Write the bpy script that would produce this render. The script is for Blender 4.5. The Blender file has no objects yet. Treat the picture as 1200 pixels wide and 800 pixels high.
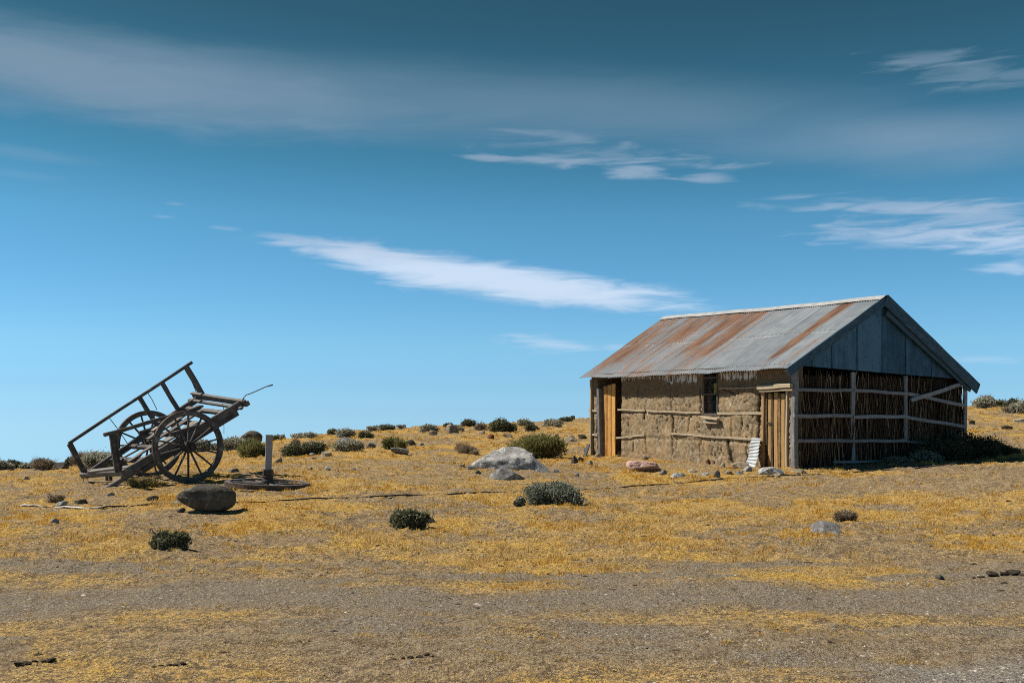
import bpy, math, random
import numpy as np
from mathutils import Vector, Matrix, Quaternion

rad = math.radians
SC = bpy.context.scene
COL = SC.collection

# ------------------------------------------------------------------ camera, sky, sun, exposure
EYE = 1.6            # eye height in metres
FOC = 1177.0         # focal length for a 1200 px wide picture
HZ = 480.0           # eye-level line in the photograph
cd = bpy.data.cameras.new('camera')
cam = bpy.data.objects.new('camera', cd); COL.objects.link(cam)
cam.location = (0, 0, EYE); cam.rotation_euler = (rad(90), 0, 0)
cd.sensor_width = 36.0; cd.lens = 36.0*FOC/1200.0
cd.shift_y = (HZ-400.0)/1200.0
cd.clip_start = 0.1; cd.clip_end = 5000
SC.camera = cam

SUN_EL = 51.0
SUN_H = Vector((-0.988, 0.15, 0)).normalized()      # horizontal direction towards the sun
sl = bpy.data.lights.new('sun', 'SUN'); sl.energy = 5.0; sl.angle = rad(0.53); sl.color = (1.0, 0.93, 0.82)
so = bpy.data.objects.new('sun', sl); COL.objects.link(so)
sdir = Vector((SUN_H.x*math.cos(rad(SUN_EL)), SUN_H.y*math.cos(rad(SUN_EL)), math.sin(rad(SUN_EL))))
so.rotation_euler = (-sdir).to_track_quat('-Z', 'Y').to_euler(); so.location = (-20, 0, 30)

SC.view_settings.view_transform = 'Standard'; SC.view_settings.look = 'None'
SC.view_settings.exposure = 0.40; SC.view_settings.gamma = 1.0
SC.view_settings.use_curve_mapping = False
SC.cycles.use_denoising = False          # the ground's fine grain must not be smeared
SC.cycles.filter_width = 1.0
SC.cycles.max_bounces = 6

class NT:
    """small helper that wires shader nodes"""
    def __init__(s, tree): s.t = tree; s.n = tree.nodes; s.l = tree.links
    def add(s, typ, **kw):
        nd = s.n.new(typ)
        for k, v in kw.items(): setattr(nd, k, v)
        return nd
    def put(s, sock, v):
        if isinstance(v, bpy.types.NodeSocket): s.l.new(v, sock)
        elif v is not None: sock.default_value = v
    def math(s, op, a, b=None, c=None, clamp=False):
        m = s.add('ShaderNodeMath', operation=op, use_clamp=clamp)
        s.put(m.inputs[0], a); s.put(m.inputs[1], b)
        if c is not None: s.put(m.inputs[2], c)
        return m.outputs[0]
    def mapr(s, v, a, b, c=0.0, d=1.0, smooth=True):
        m = s.add('ShaderNodeMapRange', interpolation_type='SMOOTHSTEP' if smooth else 'LINEAR', clamp=True)
        s.put(m.inputs[0], v)
        for i, q in enumerate((a, b, c, d)): s.put(m.inputs[1+i], q)
        return m.outputs[0]
    def noise(s, vec, scale, detail=4, rough=0.55, dist=0.0):
        n = s.add('ShaderNodeTexNoise'); s.put(n.inputs['Vector'], vec)
        n.inputs['Scale'].default_value = scale; n.inputs['Detail'].default_value = detail
        n.inputs['Roughness'].default_value = rough; n.inputs['Distortion'].default_value = dist
        return n.outputs[0]
    def scale(s, vec, sc, loc=(0, 0, 0), rot=(0, 0, 0)):
        m = s.add('ShaderNodeMapping'); s.put(m.inputs[0], vec)
        m.inputs['Scale'].default_value = sc; m.inputs['Location'].default_value = loc; m.inputs['Rotation'].default_value = rot
        return m.outputs[0]
    def mix(s, f, a, b, mode='MIX'):
        m = s.add('ShaderNodeMix', data_type='RGBA', blend_type=mode, clamp_factor=True)
        s.put(m.inputs[0], f)
        for i, q in ((6, a), (7, b)):
            if isinstance(q, tuple) and len(q) == 3: q = q+(1,)
            s.put(m.inputs[i], q)
        return m.outputs[2]

def px_az(px): return math.atan((px-600.0)/FOC)
def px_el(px, py): return math.atan((HZ-py)/FOC*math.cos(px_az(px)))

def build_world():
    w = bpy.data.worlds.new('World'); SC.world = w; w.use_nodes = True
    t = NT(w.node_tree); t.n.clear()
    sky = t.add('ShaderNodeTexSky', sky_type='NISHITA')
    sky.sun_disc = False; sky.sun_elevation = rad(SUN_EL)
    sky.sun_rotation = math.atan2(SUN_H.x, SUN_H.y) % (2*math.pi)
    sky.altitude = 900; sky.air_density = 1.0; sky.dust_density = 0.3; sky.ozone_density = 2.0
    tc = t.add('ShaderNodeTexCoord'); sx = t.add('ShaderNodeSeparateXYZ'); t.l.new(tc.outputs['Generated'], sx.inputs[0])
    X, Y, Z = sx.outputs
    az = t.math('ARCTAN2', X, Y)
    el = t.math('ARCSINE', Z)
    # polarised-looking deep teal: saturation of the sky itself, deeper with height
    hs = t.add('ShaderNodeHueSaturation'); hs.inputs['Hue'].default_value = SKY_HUE; hs.inputs['Saturation'].default_value = SKY_SAT; hs.inputs['Value'].default_value = 1.0
    t.l.new(sky.outputs[0], hs.inputs['Color'])
    rp = t.add('ShaderNodeValToRGB'); rp.color_ramp.interpolation = 'LINEAR'
    cr = rp.color_ramp
    for i, (p, c) in enumerate(SKY_RAMP):
        e = cr.elements[i] if i < 2 else cr.elements.new(p)
        e.position = p; e.color = c+(1,)
    t.put(rp.inputs[0], t.math('DIVIDE', t.math('ADD', el, rad(6.0)), rad(46.0), clamp=True))
    fs = t.add('ShaderNodeVectorMath', operation='SCALE'); t.l.new(rp.outputs[0], fs.inputs[0]); fs.inputs['Scale'].default_value = 4.0
    vm = t.add('ShaderNodeVectorMath', operation='MULTIPLY'); t.l.new(hs.outputs[0], vm.inputs[0]); t.l.new(fs.outputs[0], vm.inputs[1])
    base = vm.outputs[0]
    # clouds: thin streaks placed by azimuth and elevation
    cv = t.add('ShaderNodeCombineXYZ'); t.put(cv.inputs[0], az); t.put(cv.inputs[1], el)
    n_fine = t.noise(t.scale(cv.outputs[0], (14, 105, 1), rot=(0, 0, rad(5))), 1.0, 10, 0.60, 0.6)
    n_mid = t.noise(t.scale(cv.outputs[0], (9, 55, 1), rot=(0, 0, rad(-5)), loc=(3.1, 1.7, 0)), 1.0, 6, 0.6, 0.4)
    n_wide = t.noise(t.scale(cv.outputs[0], (2.6, 13, 1), loc=(0.4, 5.7, 0)), 1.0, 5, 0.55, 0.3)
    def blob(px, py, hw, hh, ang):
        a0, e0 = px_az(px), px_el(px, py)
        dx = t.math('SUBTRACT', az, a0); dy = t.math('SUBTRACT', el, e0)
        c, s = math.cos(rad(ang)), math.sin(rad(ang))
        p = t.math('DIVIDE', t.math('ADD', t.math('MULTIPLY', dx, c), t.math('MULTIPLY', dy, s)), hw/FOC)
        q = t.math('DIVIDE', t.math('SUBTRACT', t.math('MULTIPLY', dy, c), t.math('MULTIPLY', dx, s)), hh/FOC)
        return t.math('SQRT', t.math('ADD', t.math('MULTIPLY', p, p), t.math('MULTIPLY', q, q)))
    tot = None
    for (px, py, hw, hh, ang, noise, namp, soft, op) in CLOUDS:
        r = blob(px, py, hw, hh, ang)
        nz = {'f': n_fine, 'm': n_mid, 'w': n_wide}[noise]
        v = t.math('ADD', r, t.math('MULTIPLY', t.math('SUBTRACT', nz, 0.5), namp))
        m = t.math('MULTIPLY', t.mapr(v, 1.0, 1.0-soft), op)
        tot = m if tot is None else t.math('SUBTRACT', 1.0, t.math('MULTIPLY', t.math('SUBTRACT', 1.0, tot), t.math('SUBTRACT', 1.0, m)))
    front = t.math('GREATER_THAN', Y, -0.2)
    tot = t.math('MULTIPLY', tot, front)
    # cloud brightness thins out with height (thin high cloud)
    cl = t.add('ShaderNodeValToRGB'); c2 = cl.color_ramp
    for i, (p, c) in enumerate(CLOUD_RAMP):
        e = c2.elements[i] if i < 2 else c2.elements.new(p)
        e.position = p; e.color = c+(1,)
    t.put(cl.inputs[0], t.math('DIVIDE', t.math('ADD', el, rad(6.0)), rad(46.0), clamp=True))
    sc = t.add('ShaderNodeVectorMath', operation='SCALE'); t.l.new(cl.outputs[0], sc.inputs[0]); sc.inputs['Scale'].default_value = 1.0/SKY_STR
    col = t.mix(tot, base, sc.outputs[0])
    bg = t.add('ShaderNodeBackground'); t.l.new(col, bg.inputs[0]); bg.inputs[1].default_value = SKY_STR
    out = t.add('ShaderNodeOutputWorld'); t.l.new(bg.outputs[0], out.inputs[0])

SKY_STR = 0.06
SKY_HUE, SKY_SAT = 0.5, 1.0
# colour filter on the plain sky by elevation; upper stops darkened to deepen shadows
SKY_RAMP = [(0.0, (0.2519, 0.4735, 0.8333)), (0.0639, (0.2519, 0.4735, 0.8333)), (0.0978, (0.1989, 0.3769, 0.6629)), (0.1304, (0.1477, 0.2955, 0.5398)), (0.1611, (0.1383, 0.2652, 0.4489)), (0.2102, (0.161, 0.286, 0.392)), (0.3609, (0.1278, 0.2761, 0.3117)), (0.4304, (0.0909, 0.2254, 0.2335)), (0.5109, (0.0758, 0.178, 0.1723)), (0.5957, (0.0631, 0.1377, 0.1277)), (0.7174, (0.0511, 0.1136, 0.108)), (1.0, (0.0246, 0.053, 0.0568))]
CLOUD_RAMP = [(0.0, (0.46, 0.55, 0.68)), (0.2609, (0.46, 0.56, 0.69)), (0.3043, (0.455, 0.56, 0.7)), (0.3391, (0.34, 0.43, 0.56)), (0.3587, (0.3, 0.395, 0.52)), (0.4239, (0.22, 0.31, 0.42)), (0.4783, (0.15, 0.235, 0.325)), (0.5435, (0.145, 0.225, 0.305)), (0.6304, (0.085, 0.15, 0.215)), (1.0, (0.06, 0.1, 0.14))]
# px, py, half length, half height, tilt (deg), noise, noise amount, softness, opacity
CLOUDS = [
    (575, 325, 285, 24, -8.5, 'f', 1.0, 0.75, 0.97),
    (630, 338, 215, 24, -5.5, 'f', 1.1, 0.8, 0.85),
    (470, 312, 140, 24, -12, 'f', 1.8, 0.85, 0.7),
    (400, 296, 90, 10, -6, 'f', 1.6, 0.8, 0.7),
    (330, 277, 45, 6, -3, 'f', 2.0, 0.8, 0.35), (265, 268, 22, 3.5, -2, 'f', 1.5, 0.8, 0.25), (205, 239, 14, 3, 0, 'f', 1.2, 0.8, 0.2), (193, 254, 16, 2.5, 0, 'f', 1.2, 0.8, 0.2),
    (60, 80, 480, 58, -3.5, 'm', .75, 0.95, 0.97),
    (330, 112, 430, 48, -5, 'w', .8, 1.0, 0.60),
    (640, 120, 520, 52, -4, 'w', 1.0, 1.0, 0.50),
    (1080, 160, 330, 46, -4, 'w', 1.2, 1.0, 0.55),
    (572, 185, 39, 6.8, -4, 'f', 2.4, 0.95, 0.75), (640, 188, 71, 12.2, -3, 'f', 3.0, 0.95, 0.72), (745, 199, 59, 12.2, -4, 'f', 2.7, 0.95, 0.80), (828, 208, 43, 8.1, -2, 'f', 2.1, 0.95, 0.70),
    (800, 193, 80, 8.1, -4, 'f', 3.3, 0.95, 0.5), (655, 158, 69, 8.1, -8, 'f', 3.3, 0.95, 0.42), (700, 180, 138, 18.9, -5, 'f', 3.9, 0.95, 0.40),
    (1085, 69, 71, 10.8, -5, 'f', 2.7, 0.95, 0.58), (1150, 88, 97, 18.9, -7, 'f', 3.0, 0.95, 0.56),
    (1040, 241, 149, 12.2, -4, 'f', 2.7, 0.95, 0.61), (1150, 254, 103, 17.6, -5, 'f', 3.0, 0.95, 0.51), (1085, 275, 155, 17.6, -4, 'f', 2.7, 0.95, 0.69), (1170, 287, 80, 18.9, -5, 'f', 2.7, 0.95, 0.62), (1185, 312, 39, 9.5, -2, 'f', 2.2, 0.95, 0.55), (930, 231, 34, 5.4, 0, 'f', 2.2, 0.95, 0.31),
    (640, 402, 64, 10.8, -4, 'f', 2.4, 0.95, 0.50), (680, 407, 34, 6.8, -3, 'f', 2.2, 0.95, 0.35),
    (1150, 421, 50, 6, -3, 'f', 1.5, 0.85, 0.28), (725, 407, 30, 6, -3, 'f', 1.6, 0.85, 0.28),
    (30, 180, 120, 10, -3, 'm', 1.4, 1.0, 0.16), (20, 204, 70, 7, -2, 'm', 1.4, 1.0, 0.10),
]
build_world()

# ------------------------------------------------------------------ helpers
def tag(o, label=None, cat=None, group=None, kind=None):
    if label: o['label'] = label
    if cat: o['category'] = cat
    if group: o['group'] = group
    if kind: o['kind'] = kind
    return o

def empty(name, loc, rz=0.0, parent=None):
    o = bpy.data.objects.new(name, None); COL.objects.link(o)
    o.empty_display_size = 0.2
    o.location = loc; o.rotation_euler = (0, 0, rz)
    if parent: o.parent = parent
    return o

class MB:
    """collects vertices and faces, builds ONE mesh object"""
    def __init__(s): s.v = []; s.f = []; s.tint = []; s.uv = {}; s.rng = random.Random(5)
    def piece(s, verts, faces, tint=None, uvs=None):
        b = len(s.v); s.v += [tuple(p) for p in verts]
        tint = s.rng.random() if tint is None else tint
        s.tint += [tint]*len(verts)
        for i, f in enumerate(faces):
            s.f.append(tuple(b+j for j in f))
            if uvs: s.uv[len(s.f)-1] = uvs[i]
    def bar(s, p0, p1, w, h, up=(0, 0, 1), taper=1.0, seg=5, wob=0.0, tint=None, ends=True, cham=0.12):
        """a squared timber from p0 to p1, w wide and h high, chamfered edges, a little crooked"""
        p0 = Vector(p0); p1 = Vector(p1); d = p1-p0; L = d.length; d.normalize()
        up = Vector(up)
        if abs(d.dot(up)) > 0.98: up = Vector((0.3, 1, 0))
        sd = d.cross(up).normalized(); upv = sd.cross(d).normalized()
        c = cham*min(w, h)
        prof = [(-w/2+c, -h/2), (w/2-c, -h/2), (w/2, -h/2+c), (w/2, h/2-c), (w/2-c, h/2), (-w/2+c, h/2), (-w/2, h/2-c), (-w/2, -h/2+c)]
        n = len(prof); vs = []; fs = []; uvs = []
        ph = s.rng.random()*9
        for i in range(seg+1):
            t = i/seg; k = 1+(taper-1)*t
            off = (sd*math.sin(ph+t*4.1)+upv*math.sin(ph*1.7+t*5.3))*wob*math.sin(math.pi*t)
            jit = 1+(s.rng.random()-.5)*(0.10 if wob > 0 else 0.02)
            for a, b in prof: vs.append(p0+d*(L*t)+sd*(a*k*jit)+upv*(b*k*jit)+off)
        u0 = s.rng.random()*7
        for i in range(seg):
            for j in range(n):
                j2 = (j+1) % n
                fs.append((i*n+j, i*n+j2, (i+1)*n+j2, (i+1)*n+j))
                ua, ub = L*i/seg+u0, L*(i+1)/seg+u0; va, vb = j*.05+u0, (j+1)*.05+u0
                uvs.append([(ua, va), (ua, vb), (ub, vb), (ub, va)])
        if ends:
            fs.append(tuple(reversed(range(n)))); uvs.append([(a*.3, b) for a, b in prof][::-1])
            fs.append(tuple(seg*n+j for j in range(n))); uvs.append([(a*.3, b) for a, b in prof])
        s.piece(vs, fs, tint, uvs)
    def tube(s, pts, r, n=6, tint=None, cap=True):
        pts = [Vector(p) for p in pts]; m = len(pts)
        rr = r if isinstance(r, (list, tuple)) else [r]*m
        vs = []; fs = []; uvs = []; up = Vector((0, 0, 1)); acc = 0
        ref = None
        for i, p in enumerate(pts):
            d = (pts[min(i+1, m-1)]-pts[max(i-1, 0)]).normalized()
            if ref is None:
                ref = d.orthogonal().normalized()
            ref = (ref-d*ref.dot(d)).normalized(); b = d.cross(ref)
            for j in range(n):
                a = 2*math.pi*j/n; vs.append(p+ref*(math.cos(a)*rr[i])+b*(math.sin(a)*rr[i]))
        for i in range(m-1):
            L = (pts[i+1]-pts[i]).length
            for j in range(n):
                j2 = (j+1) % n; fs.append((i*n+j, i*n+j2, (i+1)*n+j2, (i+1)*n+j))
                uvs.append([(acc, j*.04), (acc, j*.04+.04), (acc+L, j*.04+.04), (acc+L, j*.04)])
            acc += L
        if cap:
            fs.append(tuple(reversed(range(n)))); uvs.append([(0, 0)]*n)
            fs.append(tuple((m-1)*n+j for j in range(n))); uvs.append([(0, 0)]*n)
        s.piece(vs, fs, tint, uvs)
    def ring(s, c, ax, ro, ri, wd, seg=48, tint=None, wob=0.0):
        """a ring of rectangular section round axis ax"""
        c = Vector(c); ax = Vector(ax).normalized(); a = ax.orthogonal().normalized(); b = ax.cross(a)
        vs = []; fs = []; uvs = []
        for i in range(seg):
            t = 2*math.pi*i/seg; d = a*math.cos(t)+b*math.sin(t)
            k = 1+wob*math.sin(3*t+1)
            for (r, w) in ((ri, -wd/2), (ro*k, -wd/2), (ro*k, wd/2), (ri, wd/2)): vs.append(c+d*r+ax*w)
        for i in range(seg):
            i2 = (i+1) % seg
            for j in range(4):
                j2 = (j+1) % 4; fs.append((i*4+j, i*4+j2, i2*4+j2, i2*4+j))
                L = ro*2*math.pi/seg; uvs.append([(i*L, j*.06), (i*L, j*.06+.06), (i*L+L, j*.06+.06), (i*L+L, j*.06)])
        s.piece(vs, fs, tint, uvs)
    def lathe(s, c, ax, prof, seg=24, tint=None):
        c = Vector(c); ax = Vector(ax).normalized(); a = ax.orthogonal().normalized(); b = ax.cross(a)
        vs = []; fs = []; m = len(prof)
        for (x, r) in prof:
            for i in range(seg):
                t = 2*math.pi*i/seg; vs.append(c+ax*x+(a*math.cos(t)+b*math.sin(t))*r)
        for k in range(m-1):
            for i in range(seg):
                i2 = (i+1) % seg; fs.append((k*seg+i, k*seg+i2, (k+1)*seg+i2, (k+1)*seg+i))
        fs.append(tuple(reversed(range(seg)))); fs.append(tuple((m-1)*seg+i for i in range(seg)))
        s.piece(vs, fs, tint)
    def build(s, name, mat, parent=None, smooth=False):
        me = bpy.data.meshes.new(name); me.from_pydata(s.v, [], s.f)
        at = me.attributes.new('tint', 'FLOAT', 'POINT'); at.data.foreach_set('value', np.array(s.tint, dtype=np.float32))
        if s.uv:
            uv = me.uv_layers.new(name='UVMap')
            for fi, p in enumerate(me.polygons):
                if fi in s.uv:
                    for k, li in enumerate(p.loop_indices): uv.data[li].uv = s.uv[fi][k]
        if smooth:
            for p in me.polygons: p.use_smooth = True
        me.materials.append(mat); me.update()
        o = bpy.data.objects.new(name, me); COL.objects.link(o)
        if parent: o.parent = parent
        return o

def np_mesh(name, V, F, mat, parent=None, attrs=None, smooth=False, colors=None):
    """mesh object from numpy arrays; F is (n,3) or (n,4)"""
    V = np.ascontiguousarray(V, dtype=np.float32); F = np.ascontiguousarray(F, dtype=np.int32)
    k = F.shape[1]; n = len(F)
    me = bpy.data.meshes.new(name)
    me.vertices.add(len(V)); me.vertices.foreach_set('co', V.ravel())
    me.loops.add(n*k); me.loops.foreach_set('vertex_index', F.ravel())
    me.polygons.add(n); me.polygons.foreach_set('loop_start', np.arange(0, n*k, k, dtype=np.int32))
    me.polygons.foreach_set('loop_total', np.full(n, k, dtype=np.int32))
    if smooth: me.polygons.foreach_set('use_smooth', np.ones(n, dtype=bool))
    me.update(calc_edges=True)
    for nm, arr in (attrs or {}).items():
        at = me.attributes.new(nm, 'FLOAT', 'POINT'); at.data.foreach_set('value', np.asarray(arr, dtype=np.float32))
    if colors is not None:
        ca = me.attributes.new('tone', 'FLOAT_COLOR', 'POINT')
        c4 = np.ones((len(V), 4), dtype=np.float32); c4[:, :3] = colors; ca.data.foreach_set('color', c4.ravel())
    me.materials.append(mat)
    me.validate()
    o = bpy.data.objects.new(name, me); COL.objects.link(o)
    if parent: o.parent = parent
    return o

# ------------------------------------------------------------------ numpy noise
def _hash(ix, iy, seed):
    h = (ix.astype(np.int64)*374761393 + iy.astype(np.int64)*668265263 + seed*1442695041) & 0xffffffff
    h = ((h ^ (h >> 13))*1274126177) & 0xffffffff
    h = h ^ (h >> 16)
    return (h & 0xffff)/65535.0
def vnoise(x, y, seed=0):
    x = np.asarray(x, float); y = np.asarray(y, float)
    ix = np.floor(x); iy = np.floor(y); fx = x-ix; fy = y-iy
    fx = fx*fx*(3-2*fx); fy = fy*fy*(3-2*fy)
    a = _hash(ix, iy, seed); b = _hash(ix+1, iy, seed); c = _hash(ix, iy+1, seed); d = _hash(ix+1, iy+1, seed)
    return (a*(1-fx)+b*fx)*(1-fy)+(c*(1-fx)+d*fx)*fy
def fbm(x, y, seed=0, oct=4, gain=0.5):
    t = 0; amp = 1; tot = 0
    for i in range(oct):
        t = t+vnoise(x*2**i+i*17.3, y*2**i-i*9.1, seed+i*31)*amp; tot += amp; amp *= gain
    return t/tot
def sstep(a, b, x):
    t = np.clip((np.asarray(x, float)-a)/(b-a), 0, 1); return t*t*(3-2*t)
# ------------------------------------------------------------------ terrain
def _pt(px, py, Y): return ((px-600)/FOC*Y, Y, EYE+(HZ-py)/FOC*Y)
CP = []
for x in (-30, -14, -7, -3, 0, 3, 7, 14, 30):
    for y in (-12, -4, 2, 6): CP.append((x, y, 0.0))
CP += [_pt(*q) for q in [
    (0, 650, 11.2), (300, 650, 11.1), (600, 650, 11), (900, 650, 11.1), (1200, 640, 11.7), (1200, 600, 15.5), (900, 590, 17.0),
    (0, 600, 16.0), (224, 566, 19.4), (174, 558, 21.0), (313, 568, 18.7), (240, 600, 14.8), (478, 617, 13.8), (640, 588, 17), (600, 549, 22.5),
    (928, 549.5, 22.3), (1132, 536, 25.4), (693, 533, 29), (800, 554, 22.2), (1195, 536, 24), (430, 560, 20), (430, 530, 28),
    (0, 575, 19), (0, 560, 24.5), (60, 592, 17), (910, 509, 31), (1060, 515, 31.5), (810, 541, 25.6),
    (1700, 560, 18), (1700, 505, 32), (-500, 590, 17), (-500, 570, 24)]]
CREST = [(-900, 570, 32), (-300, 558, 32), (0, 549, 31), (60, 548, 31), (100, 546, 31), (170, 540, 33), (215, 531, 35), (260, 526, 37), (330, 515, 40),
         (400, 507, 43), (460, 502.5, 45), (550, 498, 46), (620, 495, 47), (690, 490.5, 48), (900, 482, 50), (1140, 476, 50), (1200, 473, 50), (1500, 465, 50), (2100, 455, 50)]
for px, py, Y in CREST:
    CP.append(_pt(px, py, Y))
    CP.append(_pt(px, py+ (10 if px < 200 else 6), Y*0.86))
    for dy, dr in ((9, .5), (25, 3.2), (70, 13.0), (130, 27.0)):
        x, y, z = _pt(px, py, Y+dy); CP.append((x, y, z-dr))
CP = np.array(CP)
def _U(r2): return np.where(r2 > 1e-9, 0.5*r2*np.log(np.maximum(r2, 1e-9)), 0)
def _tps():
    n = len(CP); P = CP[:, :2]/10.0
    r2 = ((P[:, None]-P[None])**2).sum(-1); A = np.zeros((n+3, n+3)); A[:n, :n] = _U(r2)+np.eye(n)*0.004
    A[:n, n] = 1; A[:n, n+1:] = P; A[n, :n] = 1; A[n+1:, :n] = P.T
    return np.linalg.solve(A, np.concatenate([CP[:, 2], [0, 0, 0]]))
TW = _tps()
def land(x, y):
    x = np.asarray(x, float); y = np.asarray(y, float); sh = x.shape
    x = x.ravel()/10.0; y = y.ravel()/10.0; out = np.empty_like(x); n = len(CP)
    for i in range(0, len(x), 20000):
        a = x[i:i+20000]; b = y[i:i+20000]
        r2 = (a[:, None]-CP[None, :, 0]/10)**2+(b[:, None]-CP[None, :, 1]/10)**2
        out[i:i+20000] = _U(r2)@TW[:n]+TW[n]+TW[n+1]*a+TW[n+2]*b
    return out.reshape(sh)
def height(x, y):
    x = np.asarray(x, float); y = np.asarray(y, float)
    z = land(x, y)
    z = z+(fbm(x*.55, y*.55, 3, 3)-.5)*.12+(fbm(x*2.6, y*2.6, 11, 3)-.5)*.055
    k = fbm(x*6.5, y*6.5, 23, 3)                     # hummocks between the tufts
    return z+np.maximum(k-.46, 0)*.11*(1-.85*sstep(11.0, 8.4, y-.12*np.maximum(x, 0)-.014*x*x))
def h1(x, y): return float(height(np.array([x]), np.array([y]))[0])
_YS = np.concatenate([np.linspace(3.5, 30, 1400), np.linspace(30.02, 70, 900)])
def ground_at(px, py):
    """where the sight line through a photo point meets the land"""
    a = (px-600)/FOC; zr = EYE+(HZ-py)/FOC*_YS
    d = zr-height(a*_YS, _YS)
    k = np.nonzero(d < 0)[0]
    if len(k) == 0: k = int(np.argmin(d)); Y = _YS[k]
    else:
        k = max(k[0], 1); t = d[k-1]/(d[k-1]-d[k]+1e-9); Y = _YS[k-1]+t*(_YS[k]-_YS[k-1])
    return Vector((a*Y, Y, h1(a*Y, Y)))

def track(x, y):
    """1 on the gravel track and the bare strips, 0 on grass"""
    wob = (fbm(x*.5, y*.5, 41, 3)-.5)*1.0
    yc = 8.30+.10*np.maximum(x+1, 0)+.016*x*x
    a = (1-sstep(.15, 1.35, np.abs(y-yc+wob*1.2)/.66))*.90
    b = (1-sstep(.1, 1.4, np.abs(y-6.75-.03*x+wob*.7)/.62))*sstep(-4.5, -.3, x)*.50
    c = (1-sstep(6.0, 6.75, y+wob*.7-.18*(x-2.4)))*sstep(1.6, 2.5, x+wob*.5)
    d = sstep(10.6, 9.9, y-.12*np.maximum(x, 0)-.014*x*x+wob*.6)*sstep(.35, .75, fbm(x*1.1, y*2.6, 77, 3))*.8
    return np.clip(np.maximum.reduce([a, b, c, d]), 0, 1)
def worn(x, y):
    """bare brown earth trodden round the hut and on the slope"""
    a = (1-sstep(.4, 1.2, np.hypot((x-8.5)/7.0, (y-19.3-.12*(x-8))/1.6)))*.85
    b = (1-sstep(.4, 1.3, np.hypot((x+2.0)/3.2, (y-22.5)/3.0)))*.7
    c = (1-sstep(.5, 1.2, np.hypot((x-13.5)/2.4, (y-29.0)/2.6)))*.9
    e = (1-sstep(.5, 1.2, np.hypot((x-4.2)/3.2, (y-24.0)/2.2)))*.55
    n = fbm(x*.9, y*.9, 55, 4)
    return np.clip(np.maximum.reduce([a, b, c, e])*sstep(.25, .6, n+.12), 0, 1)
def fresh(x, y):
    """pale loose gravel at the road's edge"""
    w = (fbm(x*1.5, y*1.5, 87, 3)-.5)*.5
    return (1-sstep(6.15, 6.60, y+w-.22*(x-2.6)))*sstep(1.9, 2.7, x+w)
def cover(x, y):
    """how much dry grass grows here"""
    n = fbm(x*1.15, y*1.15, 21, 4)*.6+fbm(x*.33, y*.33, 5, 3)*.4
    g = .10+.72*sstep(.34, .62, n)
    g = g*(1-.96*track(x, y))*(1-.80*worn(x, y))
    near = sstep(10.2, 7.8, y-.12*np.maximum(x, 0)-.014*x*x)
    return np.clip(g*(1-.36*near), 0, 1)

def mat_new(name):
    m = bpy.data.materials.new(name); m.use_nodes = True; t = NT(m.node_tree)
    b = t.n['Principled BSDF']; b.inputs['Roughness'].default_value = .85
    b.inputs['Specular IOR Level'].default_value = .25
    return m, t, b
def bump(t, b, h, strength=.5, dist=.02):
    bp = t.add('ShaderNodeBump'); bp.inputs['Strength'].default_value = strength; bp.inputs['Distance'].default_value = dist
    t.put(bp.inputs['Height'], h); t.l.new(bp.outputs[0], b.inputs['Normal'])

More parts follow.
